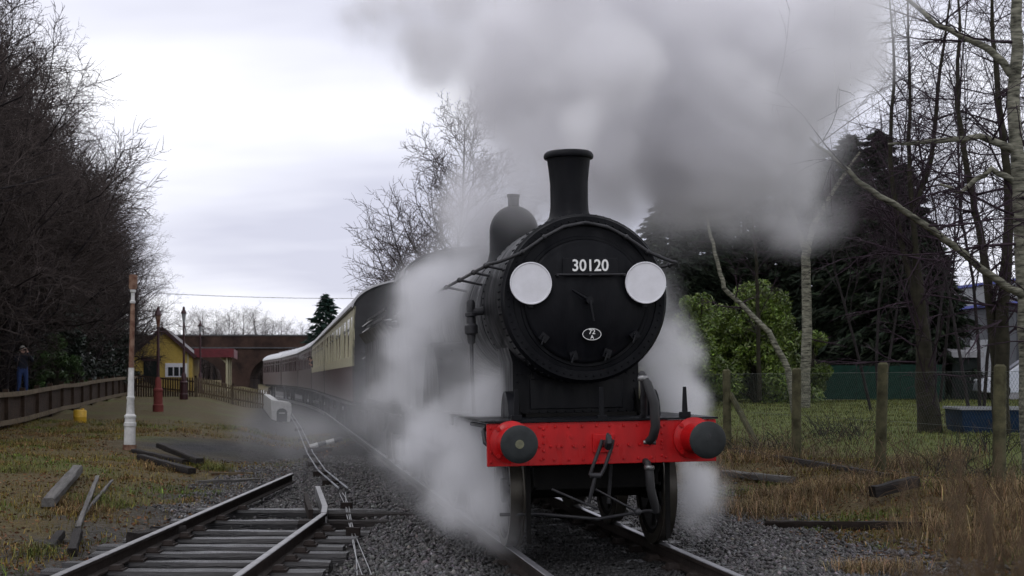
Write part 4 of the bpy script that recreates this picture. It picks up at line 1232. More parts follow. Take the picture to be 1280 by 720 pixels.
for k in range(4):
    g_ = G(); g_.cyl((-0.25 + 0.2 * k, 0, 0.14 + 0.05 * k), (-0.05 + 0.2 * k, 0, 0.19 + 0.05 * k), 0.06, n=8); g_.obj('lever_arm', M['whitepaint'] if k % 2 == 0 else M['hose'], t)

# overhead telephone line between two poles
tl = thing('telephone_line', 'single overhead wire strung high across the line beyond the station', 'wire', (0, 0, 0), 0)
a = at(100, 361, 120); b = at(640, 369, 120)
g_ = G(); g_.tube([a.lerp(b, t) - Vector((0, 0, 0.5 * math.sin(math.pi * t))) for t in np.linspace(0, 1, 20)], 0.022, 5); g_.obj('wire_strand', M['hose'], tl)
for q, lab in ((a, 'telephone pole hidden among the bare trees of the wood'), (b, 'telephone pole behind the steam beyond the train')):
    t = thing('telephone_pole', lab, 'pole', (q.x, q.y, gz(q.x, q.y) - .1), 0)
    g_ = G(); g_.lathe([(0.13, 0), (0.09, q.z - gz(q.x, q.y) + 0.5), (0, q.z - gz(q.x, q.y) + 0.52)], n=10); g_.obj('pole_shaft', M['oldtimber'], t)
    g_ = G(); g_.box((0, 0, q.z - gz(q.x, q.y) + 0.1), (0.12, 1.2, 0.1)); g_.obj('crossarm', M['oldtimber'], t, 0)

# ================================================================== RIGHT SIDE: wire fence, green netting, shed, skip, car, warehouse
wf_ = thing('chain_link_fence', 'chain link fence on leaning mossy timber posts beside the line', 'fence', tp(6.18, 0, 0), TH)
posts = [0.6, 4.38, 8.15, 11.85, 15.9, 19.6, 23.3, 27.0, 30.7]
def rz_(y):
    p = tp(6.18, y); return gz(p.x, p.y)
tops = []
for k, y in enumerate(posts):
    z = rz_(y)
    r_ = random.Random(k)
    tp_ = 1.84 + r_.uniform(-.04, .04)
    ln = Vector((r_.uniform(-.04, .04), r_.uniform(-.04, .04), 0))
    g_ = G(); g_.tube([Vector((0, y, z - .25)), Vector((0, y, (z + tp_) / 2)) + ln * .5, Vector((0, y, tp_ - 0.03)) + ln, Vector((0, y, tp_)) + ln], [0.085, 0.085, 0.08, 0.05], 10)
    g_.obj('post', M['mossypost'], wf_, 40)
st_ = G(); st_.tube([(0.06, posts[4] + 0.0, 1.3), (0.28, posts[4] - 1.5, rz_(posts[4] - 1.5) - .1)], 0.06, 8); st_.obj('strut', M['mossypost'], wf_)
for k in range(len(posts) - 1):
    y0, y1 = posts[k], posts[k + 1]
    z0 = max(rz_(y0), rz_(y1)) + 0.02; z1 = 1.72
    H = z1 - z0; Lb = y1 - y0
    g_ = G()
    s = 0.085
    t = -H
    while t < Lb:
        for d in (1, -1):
            a0, a1 = max(t, 0), min(t + H, Lb)
            if a1 - a0 > 0.02:
                ya, yb = (y0 + a0, y0 + a1)
                za, zb = z0 + (a0 - t), z0 + (a1 - t)
                if d < 0: za, zb = z0 + z1 - za, z0 + z1 - zb
                g_.tube([(0.06 + d * .003, ya, za), (0.06 + d * .003, yb, zb)], 0.0015, 3, False)
        t += s
    for z in (z0, (z0 + z1) / 2, z1): g_.tube([(0.06, y0, z), (0.06, y1, z)], 0.003, 3, False)
    g_.obj('wire_mesh', M['wire'], wf_, 0)

gf = thing('green_netting_fence', 'dark green netting fence behind the lawn', 'fence', (0, 0, 0), 0)
gpts = [at(x, 500, 50) for x in (850, 905, 960, 1015, 1070, 1125, 1180)]
for i, p in enumerate(gpts):
    z = gz(p.x, p.y)
    g_ = G(); g_.box((p.x, p.y, z + .62), (0.07, 0.07, 1.34)); g_.obj('post', M['shed'], gf, 0)
    if i:
        q = gpts[i - 1]; g_ = G(); g_.box(((p.x + q.x) / 2, p.y - 0.05, z + 0.64), (p.x - q.x - 0.02, 0.015, 1.16)); g_.obj('netting_panel', M['greenmesh'], gf, 0)

p = at(1203, 500, 52); z = gz(p.x, p.y)
t = thing('garden_shed', 'small dark shed with pale felt roof at the end of the green netting', 'shed', (p.x, p.y, z), 0)
for k in range(7):
    g_ = G(); g_.box((-0.42 + 0.14 * k, -0.42, 0.78), (0.134, 0.03, 1.56)); g_.obj('board', M['shed'], t, 0)
g_ = G(); g_.box((0, 0.03, 0.77), (0.94, 0.84, 1.54)); g_.obj('wall', M['shed'], t, 0)
g_ = G(); g_.prism([(-0.62, 1.50), (-0.62, 1.70), (0.5, 1.88), (0.5, 1.82)], -0.56, 0.56, 'x'); g_.obj('roof', M['shedroof'], t, 0)
g_ = G(); g_.box((-0.1, -0.445, 0.72), (0.62, 0.02, 1.36)); dd = g_.obj('door', M['shed'], t, 0); g_ = G(); g_.box((0.14, -0.465, 0.75), (0.03, 0.03, 0.1)); g_.obj('handle', M['steel'], dd, 0)

p = at(1292, 540, 30); z = gz(p.x, p.y)
t = thing('steel_skip', 'dark blue open steel skip standing on the lawn', 'skip', (p.x, p.y, z), R(-4))
t.scale = (1, 1, 0.6)
g_ = G()
prl = [(-1.60, 0.2), (-1.57, -0.1), (1.57, -0.1), (1.60, 0.2), (1.62, 0.72), (-1.62, 0.72)]
g_.prism(prl, -0.75, -0.72); g_.prism(prl, 0.72, 0.75)
g_.add([(x, y, z_) for x, z_ in [(-1.62, .72), (-1.60, .2), (-1.57, -0.08), (1.57, -.08), (1.60, .2), (1.62, .72)] for y in (-.72, .72)], [(2 * i, 2 * i + 1, 2 * i + 3, 2 * i + 2) for i in range(5)])
sk = g_.obj('skip_body', M['skipblue'], t, 0)
g_ = G()
for y in (-.75, .75): g_.box((0, y, 0.74), (3.32, 0.09, 0.08))
for x in (-1.64, 1.64): g_.box((x, 0, 0.74), (0.08, 1.41, 0.08))
g_.obj('skip_rim', M['cladding'], t, 0)
for x in (-0.9, 0, 0.9):
    g_ = G(); g_.box((x, -0.79, 0.37), (0.08, 0.06, 0.66)); g_.obj('rib', M['skipblue'], t, 0)

# parked car
p = Vector((17.75, 49.5, 0)); p.z = gz(p.x, p.y) + 0.02
car = thing('parked_car', 'silver hatchback parked beyond the blue skip', 'car', p, R(-12))
side = [(-2.0, .30), (-1.98, .55), (-1.90, .68), (-1.15, .84), (-0.45, 1.36), (0.2, 1.44), (1.2, 1.38), (1.80, .95), (1.95, .85), (1.97, .35), (1.6, .24), (-1.6, .24)]
g_ = G()
V = []; F = []
cols = [(-0.84, 0.93), (-0.76, 1.0), (0.76, 1.0), (0.84, 0.93)]
n = len(side)
for yy, sc_ in cols:
    for x, z in side:
        V.append((x * (0.985 if sc_ < 1 else 1), yy * (1 if z < .9 else 0.86), z if sc_ == 1 else 0.3 + (z - .3) * 0.97))
for i in range(3):
    for k in range(n): F.append((i * n + k, i * n + (k + 1) % n, (i + 1) * n + (k + 1) % n, (i + 1) * n + k))
F += [tuple(range(n)), tuple(range(4 * n - 1, 3 * n - 1, -1))]
g_.add(V, F); g_.obj('body', M['carpaint'], car, 35, 0.02)
for s in (-1, 1):
    g_ = G(); g_.prism([(-0.98, .86), (-0.42, 1.27), (0.15, 1.34), (0.15, .88)], s * .735, s * .765, 'x' if False else 'y'); g_.obj('side_window', M['glass'], car, 0)
    g_ = G(); g_.prism([(0.22, .88), (0.22, 1.34), (1.1, 1.29), (1.5, .95)], s * .735, s * .765); g_.obj('side_window', M['glass'], car, 0)
    g_ = G(); g_.ball((-1.90, s * 0.60, .64), (0.10, 0.18, 0.08)); g_.obj('headlight', M['lampglass'], car)
    for x in (-1.25, 1.25):
        g_ = G(); g_.lathe([(0.19, -.09), (0.30, -.10), (0.315, -.06), (0.315, .06), (0.30, .10), (0.19, .09)], (x, s * .76, .315), 'y', 24); tyo = g_.obj('wheel', M['tyrerubber'], car)
        g_ = G(); g_.lathe([(0, -.075), (0.19, -.085), (0.19, .085), (0, .075)], (x, s * .76, .315), 'y', 18); g_.obj('rim', M['steel'], tyo)
g_ = G(); g_.add([(-1.12, -.66, .87), (-1.12, .66, .87), (-0.50, .60, 1.345), (-0.50, -.60, 1.345)], [(0, 1, 2, 3)])
for i, p_ in enumerate(g_.v): g_.v[i] = Vector(p_) + Vector((-0.03, 0, 0.02))
g_.obj('windscreen', M['glass'], car, 0)

# warehouse
wh = thing('warehouse', 'long grey warehouse with ribbed pale fascia between two blue trims', 'building', (26.2, 96, 0.8), TH)
g_ = G(); g_.box((9, -12, 2.55), (18, 50, 5.1)); g_.obj('wall', M['greywall'], wh, 0)
for k in range(8):
    g_ = G(); g_.box((-0.08, 10 - k * 6.0, 2.5), (0.18, 0.3, 5.0)); g_.obj('pilaster', M['greywall'], wh, 0)
for k in range(7):
    g_ = G(); g_.box((-0.14, -12, 5.22 + 0.155 * k), (0.12, 50, 0.135)); g_.obj('cladding_rib', M['cladding'], wh, 0)
g_ = G(); g_.box((-0.1, -12, 5.7), (0.12, 50, 1.2)); g_.obj('fascia', M['cladding'], wh, 0)
for z, h in ((5.08, 0.16), (6.36, 0.16)):
    g_ = G(); g_.box((-0.2, -12, z), (0.24, 50.2, h)); g_.obj('trim', M['bluetrim'], wh, 0)
g_ = G(); g_.box((9, -12, 6.2), (17.9, 49.8, 0.3)); g_.obj('roof', M['cladding'], wh, 0)
for k in range(4):
    g_ = G(); g_.box((-0.06, -2 - k * 8, 1.6), (0.1, 3.0, 3.0)); d_ = g_.obj('roller_door', M['cladding'], wh, 0)

# lineside rubbish on the right: rusty rails and timbers in the brambles
baulk('scrap_rail', 'rusty scrap rail lying among the dry grass beside the ballast', gp(960, 636), gp(1150, 650), 0.12, 0.10, 'rail', cat='rail')
baulk('old_timber', 'pale wet timber lying behind the right-hand buffer near the fence', gp(905, 592), gp(990, 606), 0.16, 0.10, 'timber', lift=0.03)
baulk('old_timber', 'long dark timber half buried under the chain link fence', gp(930, 578), gp(1110, 612), 0.18, 0.14, 'oldtimber')
baulk('old_timber', 'short square timber post end lying in the dead weeds', gp(1090, 628), gp(1145, 626), 0.16, 0.14, 'oldtimber', lift=0.12)
# ================================================================== BARE TREES
def grow_tree(seed, H, P):
    """returns (wood, twigs) meshes; a trunk, limbs, branches and twigs as tapered tubes"""
    r_ = random.Random(seed)
    wood, twg = G(), G()
    def branch(p, d, L, rad, lev):
        ns = P['seg'][lev]
        pts = [p.copy()]; rr = [rad]
        q = p.copy(); dd = d.copy()
        end = P['taper'][lev]
        for i in range(ns):
            wob = P['wob'][lev]
            dd = dd + Vector((r_.uniform(-wob, wob), r_.uniform(-wob, wob), r_.uniform(-wob, wob) + P['up'][lev]))
            dd.normalize()
            q = q + dd * (L / ns)
            pts.append(q.copy()); rr.append(rad * (1 - (1 - end) * (i + 1) / ns))
        (wood if lev < 2 else twg).tube(pts, rr, P['sides'][lev], False)
        if lev + 1 >= len(P['n']): return
        n = P['n'][lev]
        n = int(n * r_.uniform(0.8, 1.2) * (max(L, 0.01) / P['ref'][lev]) ** 0.7 + 0.5)
        n = max(1, n)
        a0 = r_.uniform(0, 6.28)
        for k in range(n):
            t = P['start'][lev] + (1 - P['start'][lev]) * (k + r_.uniform(0, 1)) / n
            f = t * ns; i = min(int(f), ns - 1)
            bp = pts[i].lerp(pts[i + 1], f - i)
            br = rr[i] + (rr[i + 1] - rr[i]) * (f - i)
            ax = (pts[i + 1] - pts[i]).normalized()
            a0 += 2.4 + r_.uniform(-.6, .6)
            side = ax.orthogonal().normalized()
            side.rotate(Matrix.Rotation(a0, 3, ax))
            ang = R(P['ang'][lev]) * r_.uniform(0.75, 1.25)
            nd = (ax * math.cos(ang) + side * math.sin(ang)).normalized()
            shape = P['shape'](t) if lev == 0 else (1.0 - 0.55 * t)
            nl = P['len'][lev] * L * shape * r_.uniform(0.75, 1.2)
            branch(bp, nd, nl, max(min(br * P['rr'][lev], rad * 0.7), P['minr']), lev + 1)
        # the leader ends in a tuft
    for dx, dy, f, tilt in P['stems']:
        branch(Vector((dx, dy, -0.2)), Vector((tilt[0], tilt[1], 1)).normalized(), H * f, P['r0'] * (0.6 + 0.4 * f), 0)
    return wood.mesh('trunk', 60), twg.mesh('crown', 0)
OAK = dict(seg=[7, 5, 4, 3, 2], taper=[0.1, 0.2, 0.3, 0.4, 0.5], wob=[0.12, 0.30, 0.36, 0.36, 0.35], up=[0.05, 0.06, 0.05, 0.03, 0.02], sides=[9, 6, 4, 3, 3],
           n=[28, 13, 10, 8], ref=[12, 3.8, 1.7, 0.85], start=[0.15, 0.2, 0.15, 0.1], ang=[60, 52, 48, 45], len=[0.42, 0.5, 0.5, 0.6], rr=[0.5, 0.55, 0.55, 0.55], minr=0.007,
           shape=lambda t: 1.1 - 0.75 * abs(t - 0.35) - 0.35 * max(0, t - 0.7), r0=0.24, stems=[(0, 0, 1, (0.02, 0.0))])
POP = dict(OAK, ang=[52, 44, 42, 42], up=[0.05, 0.10, 0.06, 0.04, 0.02], len=[0.46, 0.5, 0.5, 0.6], n=[40, 16, 11, 9], minr=0.010, ref=[12, 3.2, 1.5, 0.8], r0=0.15, start=[0.12, 0.2, 0.15, 0.1], shape=lambda t: 1.1 - 0.8 * t)
BIR = dict(OAK, ang=[40, 46, 48, 50], up=[0.05, 0.07, 0.02, -0.06, -0.12], wob=[0.13, 0.30, 0.34, 0.32, 0.25], len=[0.40, 0.5, 0.55, 0.75], n=[15, 10, 8, 8], ref=[12, 4, 1.9, 1.0], r0=0.055, start=[0.25, 0.2, 0.15, 0.1], minr=0.005,
           shape=lambda t: 1.1 - 0.7 * t, stems=[(0, 0, 1, (0.03, 0.05)), (0.25, 0.1, 0.85, (0.16, 0.02)), (-0.2, 0.1, 0.9, (-0.14, 0.05))])
BUSHY = dict(OAK, n=[18, 8, 6, 5], start=[0.05, 0.1, 0.1, 0.1], r0=0.10, stems=[(0, 0, 1, (0.05, 0)), (0.4, 0.2, 0.8, (0.22, 0.1)), (-0.4, 0.1, 0.85, (-0.22, 0)), (0.1, -0.3, 0.7, (0.05, -0.2))], len=[0.45, 0.5, 0.55, 0.6])
TREES = {}
def tree_var(key, seed, H, P): TREES[key] = grow_tree(seed, H, P) + (H,)
tree_var('oak0', 11, 13.5, OAK); tree_var('oak1', 23, 13.0, OAK); tree_var('oak2', 37, 14.0, dict(OAK, n=[30, 12, 10, 8]))
tree_var('bush', 5, 7.0, BUSHY)
tree_var('pop', 41, 12.0, POP)
tree_var('bir0', 51, 12.5, BIR); tree_var('bir1', 67, 13.5, BIR)
def plant_tree(key, label, x, y, h, rz, group, bark='bark', twig='twig', name='bare_tree', cat='tree'):
    wood, twg, H = TREES[key]
    t = thing(name, label, cat, (x, y, gz(x, y) - 0.05), rz, group)
    t.scale = (h / H,) * 3
    for nm, me, mm in (('trunk', wood, bark), ('crown', twg, twig)):
        o_ = bpy.data.objects.new(nm, me)
        if not me.materials: me.materials.append(M[mm])
        col.objects.link(o_); o_.parent = t
    return t
# the wood on the left, along the far side of the timber fence
r_ = random.Random(3)
k = 0
for row, (off_, y0, y1, n, hh) in enumerate([(-13.6, 20, 88, 22, 9.6), (-15.0, 22, 86, 19, 13.6), (-17.5, 24, 92, 17, 16.2), (-20.5, 28, 105, 13, 17.0)]):
    for i in range(n):
        y = y0 + (y1 - y0) * i / (n - 1) + r_.uniform(-1.2, 1.2)
        p = tp(off_ + r_.uniform(-1, 1), y)
        if 700 and (p.x / p.y) < -0.60: continue
        h = hh * r_.uniform(0.88, 1.1) * (0.88 if y > 70 else 1.0)
        plant_tree(('oak0', 'oak1', 'oak2')[k % 3], 'bare grey-brown tree in the dense wood behind the timber fence', p.x, p.y, h, r_.uniform(0, 6.28), 'bare trees of the wood behind the timber fence')
        k += 1
for x_, y_, h_, a_ in ((-17.6, 50.5, 14.6, 2.2), (-18.2, 45.5, 13.6, 5.6)):
    plant_tree('pop', ('taller bare tree of the pair overtopping the wood just behind the man' if a_ < 3 else 'lower bare tree of the pair overtopping the wood just behind the man'), x_, y_, h_, a_, 'tall trees at the wood edge')
for i in range(14):
    y = 24 + i * 4.6 + r_.uniform(-1, 1)
    p = tp(-12.9 + r_.uniform(-.8, .6), y)
    plant_tree('bush', 'bushy bare undergrowth stem cluster at the edge of the wood', p.x, p.y, r_.uniform(4.0, 6.5), r_.uniform(0, 6.28), 'bare shrubs at the wood edge', name='bare_shrub', cat='shrub')
# tree behind the train
plant_tree('pop', 'tall bare tree with upswept branches standing behind the tender and coach', -2.75, 60, 12.9, 1.0, None)
# trees behind the bridge, far off
for i, x in enumerate((232, 250, 268, 286, 304, 322, 340, 356, 374)):
    p = at(x, 430, 235 + 8 * (i % 3))
    plant_tree(('oak1', 'oak2', 'oak0')[i % 3], 'distant bare tree top showing over the bridge parapet', p.x, p.y, 11.0 + (1.2 if i in (4, 5) else 0) + (i % 2) * 0.5, i * 1.3, 'distant trees over the bridge')
# far-off wood beyond the bridge, one mass
fw = G(); r3 = random.Random(77)
for k in range(5200):
    x = r3.uniform(-95, 40); y = r3.uniform(262, 300); z0 = gz(x, y); h = r3.uniform(6.0, 8.6) * (0.9 + 0.1 * math.sin(x * 0.3))
    d = Vector((r3.uniform(-.35, .35), 0, 1))
    fw.tube([(x, y, z0), Vector((x, y, z0)) + d * h * .6, Vector((x, y, z0)) + d * h + Vector((r3.uniform(-.8, .8), 0, 0))], [.24, .17, .05], 3, False)
o_ = fw.obj('distant_wood', M['twig'], None, 0); tag(o_, 'hazy leafless wood closing the view under the bridge arch', 'wood', kind='stuff')
# bare birches on the right
RB = 'slender dark multi-stemmed bare tree right of the steam, beyond the chain link fence'
for key, px, Y, h, rz in (('bir0', 1100, 40, 11.0, 0.4), ('bir1', 1225, 40, 13.5, 2.1), ('bir1', 1165, 47, 14.0, 5.0), ('bir0', 1310, 34, 13.0, 1.4)):
    x = (px - 640) / FPX * Y
    plant_tree(key, RB, x, Y, h, rz, 'bare birches beyond the chain link fence', 'bark', 'twigpurple')

# individually shaped birches and trunks
def shaped_tree(name, label, stems, mt, twigs, base, seed, twl=1.0, cat='tree'):
    """stems: list of (points, radii); twigs: number per metre on the upper stems"""
    r_ = random.Random(seed)
    t = thing(name, label, cat, base, 0)
    b = Vector(base)
    wd, tw = G(), G()
    for pts, rad, dens in stems:
        # subdivide with a natural wobble
        P = []; Q = []
        for i in range(len(pts) - 1):
            for k in range(4):
                f = k / 4
                P.append(Vector(pts[i]).lerp(Vector(pts[i + 1]), f) - b + Vector((r_.uniform(-.02, .02), r_.uniform(-.03, .03), r_.uniform(-.02, .02)))); Q.append(rad[i] + (rad[i + 1] - rad[i]) * f)
        P.append(Vector(pts[-1]) - b); Q.append(rad[-1])
        wd.tube(P, Q, 10)
        L = sum((P[i + 1] - P[i]).length for i in range(len(P) - 1))
        for k in range(int(dens * L)):
            i = r_.randrange(int(len(P) * 0.2), len(P) - 1)
            s_ = P[i].lerp(P[i + 1], r_.random())
            d = Vector((r_.uniform(-1, 1), r_.uniform(-1, 1), r_.uniform(-.1, 1))).normalized()
            def tw_(s0, d, l, rd, lev):
                pp = [s0.copy()]; q = s0.copy()
                for j in range(3):
                    d = (d + Vector((r_.uniform(-.25, .25), r_.uniform(-.25, .25), r_.uniform(-.2, .2) - 0.05 * lev))).normalized()
                    q = q + d * l / 3; pp.append(q.copy())
                tw.tube(pp, [rd, rd * .8, rd * .6, rd * .3], 4 if lev == 0 else 3, False)
                if lev < 2:
                    for _ in range(5 if lev == 0 else 4):
                        j = r_.randrange(0, 3)
                        nd = (d + Vector((r_.uniform(-1, 1), r_.uniform(-1, 1), r_.uniform(-.8, .6)))).normalized()
                        tw_(pp[j].lerp(pp[j + 1], r_.random()), nd, l * r_.uniform(.35, .6), max(rd * .5, .004), lev + 1)
            tw_(s_, d, twl * r_.uniform(.6, 1.5), max(min(Q[i] * .35, 0.025), 0.006), 0)
    wd.obj('trunk', M[mt], t, 60)
    if tw.v: tw.obj('crown', M[twigs], t, 0)
    return t
YB = 42
shaped_tree('birch_tree', 'upright pale birch trunk with forked top rising in front of the laurel', [
    ([at(1006, 520, YB), at(1007, 450, YB), at(1009, 380, YB), at(1007, 330, YB), at(1009, 308, YB)], [.165, .15, .14, .13, .12], 0.5),
    ([at(1008, 312, YB), at(1018, 280, YB), at(1040, 240, YB), at(1075, 190, YB)], [.11, .08, .06, .03], 2.5),
    ([at(1008, 314, YB), at(996, 286, YB), at(985, 250, YB), at(990, 160, YB)], [.10, .07, .055, .03], 2.5)], 'birch', 'twigpurple', at(1006, 505, YB), 1, 1.6)
shaped_tree('birch_tree', 'thin crooked pale birch leaning left across the laurel bush', [
    ([at(996, 530, 38), at(985, 462, 38), at(962, 415, 38), at(930, 385, 38), at(905, 360, 38), at(896, 325, 38), at(886, 285, 38), at(880, 250, 38)], [.095, .085, .075, .065, .06, .05, .04, .02], 1.0)], 'birch', 'twigpurple', at(996, 520, 38), 2, 0.9)
shaped_tree('birch_tree', 'thin straight sapling stem half hidden by steam beside the laurel', [
    ([at(950, 500, 45), at(948, 400, 45), at(946, 330, 45), at(938, 250, 45)], [.07, .06, .05, .03], 1.2)], 'mossbark', 'twigpurple', at(950, 500, 45), 3, 1.2)
YR = 21
shaped_tree('birch_tree', 'tall mottled birch with a long bare limb reaching left over the fence', [
    ([at(1290, 640, YR), at(1284, 500, YR), at(1280, 380, YR), at(1273, 250, YR), at(1268, 120, YR), at(1272, 0, YR), at(1266, -120, YR)], [.12, .112, .105, .098, .09, .075, .05], 1.5),
    ([at(1280, 372, YR), at(1240, 345, YR - .3), at(1182, 300, YR - .8), at(1115, 255, YR - 1.2), at(1060, 215, YR - 1.5), at(1012, 172, YR - 1.6)], [.060, .054, .048, .042, .034, .014], 2.2),
    ([at(1272, 190, YR), at(1225, 170, YR), at(1160, 178, YR), at(1110, 180, YR)], [.06, .045, .035, .015], 3.0),
    ([at(1270, 100, YR), at(1235, 60, YR), at(1170, 30, YR), at(1100, -30, YR)], [.06, .05, .035, .02], 3.0),
    ([at(1272, 230, YR), at(1240, 210, YR), at(1200, 240, YR), at(1175, 230, YR)], [.05, .04, .03, .015], 3.0)], 'birch', 'twigpurple', at(1290, 630, YR), 4, 1.3)
shaped_tree('bare_tree', 'pair of dark mossy stems rising together behind the last fence post', [
    ([at(1252, 560, 28), at(1252, 450, 28), at(1255, 360, 28), at(1262, 250, 28), at(1250, 130, 28), at(1240, 20, 28), at(1236, -70, 28)], [.16, .14, .11, .085, .06, .035, .008], 3.0),
    ([at(1250, 560, 28.2), at(1243, 420, 28.2), at(1232, 330, 28.2), at(1215, 240, 28.2), at(1195, 130, 28.2), at(1200, 20, 28.2), at(1190, -60, 28.2)], [.12, .10, .08, .06, .045, .025, .006], 3.0)], 'mossbark', 'twigpurple', at(1251, 550, 28), 5, 1.3)
shaped_tree('bare_tree', 'thick mossy brown trunk flared at its foot before the dark conifers', [
    ([at(1164, 575, 30), at(1162, 540, 30), at(1157, 480, 30), at(1152, 400, 30), at(1143, 300, 30), at(1136, 200, 30), at(1138, 90, 30), at(1130, -80, 30)], [.33, .26, .20, .13, .06, .045, .03, .008], 3.8),
    ([at(1152, 400, 30), at(1125, 300, 30), at(1112, 200, 30), at(1118, 80, 30), at(1108, -50, 30)], [.08, .06, .045, .03, .006], 3.4),
    ([at(1140, 270, 30), at(1165, 200, 30), at(1175, 90, 30), at(1195, -60, 30)], [.07, .05, .035, .006], 3.4)], 'mossbark', 'twigpurple', at(1163, 560, 30), 6, 1.3)

# ================================================================== LEAFY CROWNS
def leaves(name, C, size, mt, seed, shade=0.35, aspect=0.6, droop=0.0, dirs=None):
    """C (n,3) leaf centres -> one mesh of folded leaf quads"""
    r_ = np.random.default_rng(seed)
    n = len(C)
    a = r_.normal(0, 1, (n, 3)) if dirs is None else dirs + r_.normal(0, 0.35, (n, 3))
    a[:, 2] -= droop
    a /= np.linalg.norm(a, axis=1)[:, None]
    b = np.cross(a, r_.normal(0, 1, (n, 3))); b /= np.linalg.norm(b, axis=1)[:, None] + 1e-9
    s = size * r_.uniform(0.6, 1.35, (n, 1))
    V = np.stack([C - a * s, C + b * s * aspect * .5, C + a * s, C - b * s * aspect * .5], 1).reshape(-1, 3)
    F = np.arange(n * 4).reshape(-1, 4)
    t = r_.lognormal(-0.05, shade, (n, 1)) * (1 + r_.normal(0, .06, (n, 3)))
    t = np.repeat(np.concatenate([t, np.ones((n, 1))], 1)[:, None], 4, 1).reshape(-1, 4)
    return rawmesh(name, V, F, M[mt], False, t)
def clump_points(n, lobes, seed, jitter=0.25):
    """points on and in a set of lobes (centre, radii)"""
    r_ = np.random.default_rng(seed)
    w_ = np.array([np.prod(r) ** (2 / 3) for _, r in lobes]); w_ /= w_.sum()
    k = r_.choice(len(lobes), n, p=w_)
    d = r_.normal(0, 1, (n, 3)); d /= np.linalg.norm(d, axis=1)[:, None]
    rad = np.clip(1 - np.abs(r_.normal(0, jitter, (n, 1))), 0.1, 1.25)
    c = np.array([l[0] for l in lobes])[k]; q = np.array([l[1] for l in lobes])[k]
    return c + d * q * rad
def leafy(name, label, base, W, H, nl, n, size, mt, seed, group=None, cat='shrub', stem='mossbark'):
    r_ = random.Random(seed)
    lob = []
    for k in range(nl):
        h = r_.uniform(0.12, 1.0)
        rr = W * (1.12 - 0.85 * h)
        q = r_.uniform(0, 6.28); rad = rr * math.sqrt(r_.random()) * 0.8
        s = r_.uniform(0.10, 0.36) * W
        lob.append(((rad * math.cos(q), rad * math.sin(q), h * H - s * .5), (s, s, s * .8)))
    t = thing(name, label, cat, base, 0, group)
    P = clump_points(n, lob, seed, 0.3)
    P = P[P[:, 2] > 0.02]
    o_ = link('foliage', leaves('foliage', P, size, mt, seed, aspect=0.8), None, t)
    g_ = G()
    for c, s in lob:
        m_ = Vector((c[0] * .4, c[1] * .4, c[2] * .55))
        g_.tube([(0, 0, -0.1), m_, Vector(c)], [0.05, 0.03, 0.012], 5)
    g_.obj('stems', M[stem], t)
    return t
p = at(948, 500, 46.5); leafy('laurel_bush', 'tallest glossy yellow-green laurel bush behind the birch trunks', (p.x, p.y, gz(p.x, p.y)), 1.9, 3.9, 70, 24000, 0.065, 'laurel', 3)
p = at(898, 500, 47.5); leafy('laurel_bush', 'mid-sized laurel bush between the tallest laurel and the steam', (p.x, p.y, gz(p.x, p.y)), 1.7, 3.1, 50, 17000, 0.065, 'laurel', 6)
p = at(1012, 500, 48); leafy('laurel_bush', 'lower laurel bush at the right foot of the upright birch', (p.x, p.y, gz(p.x, p.y)), 1.0, 2.4, 30, 9000, 0.06, 'laurel', 4)
p = at(868, 500, 44); leafy('laurel_bush', 'dark laurel bush half behind the steam beside the locomotive', (p.x, p.y, gz(p.x, p.y)), 1.6, 3.3, 44, 14000, 0.065, 'laurel', 5)
# evergreens in the wood on the left
for i, (px, Y, W, H) in enumerate([(20, 60, 2.6, 6.6), (-40, 54, 2.5, 7.4), (62, 66, 2.4, 5.0), (105, 74, 2.3, 4.2), (135, 84, 2.2, 3.6)]):
    x = (px - 640) / FPX * Y
    leafy('holly_bush', 'tall dark evergreen holly in the shade of the bare wood', (x, Y, gz(x, Y)), W, H, 50, 9000, 0.12, 'holly', 30 + i, 'hollies in the wood')
for i, (px, Y, W, H) in enumerate([(69, 56.5, 0.9, 2.2), (52, 55.5, 0.6, 1.6), (93, 62, 0.7, 1.4)]):
    x = (px - 640) / FPX * Y
    leafy('bramble_bush', ['bright green bramble bush just behind the fence beside the man', 'smaller green bramble directly behind the man', 'low green bramble further along behind the fence'][i], (x, Y, gz(x, Y)), W, H, 22, 3200, 0.075, 'bramble', 50 + i)

def conifer(name, label, base, H, W, seed, mt, n_br, group=None, sprays=26, leaf=0.16, droop=0.25, bare=0.06, skirt=1.0):
    r_ = np.random.default_rng(seed)
    t = thing(name, label, 'tree', base, 0, group)
    g_ = G(); g_.lathe([(0.02 * H, -0.2), (0.016 * H, H * 0.4), (0.004 * H, H)], n=8)
    C = []; D = []
    for k in range(n_br):
        h = bare + (1 - bare) * ((k + r_.uniform()) / n_br) ** 1.15
        L = W * (1 - h) ** 0.75 * r_.uniform(0.65, 1.15) + 0.12
        q = k * 2.4 + r_.uniform(-.4, .4)
        d = np.array([math.cos(q), math.sin(q), 0.12 - droop * (1 - h)])
        b0 = np.array([0, 0, h * H])
        g_.tube([b0, b0 + d * L * .9], [0.012 * H * (1 - h) * .3 + .008, .004], 3, False)
        for m in range(int(sprays * (0.4 + L / W))):
            f = r_.uniform(0.15, 1) ** 0.7
            pos = b0 + d * L * f + r_.normal(0, 0.10 * (1.1 - f) * L + 0.03, 3) * np.array([1, 1, .6])
            C.append(pos); D.append(d + np.array([0, 0, -0.25]) + np.array([-d[1], d[0], 0]) * r_.uniform(-.9, .9))
    g_.obj('trunk', M['bark'], t)
    link('crown', leaves('crown', np.array(C), leaf, mt, seed, 0.4, 0.38, 0.1, np.array(D)), None, t)
    return t
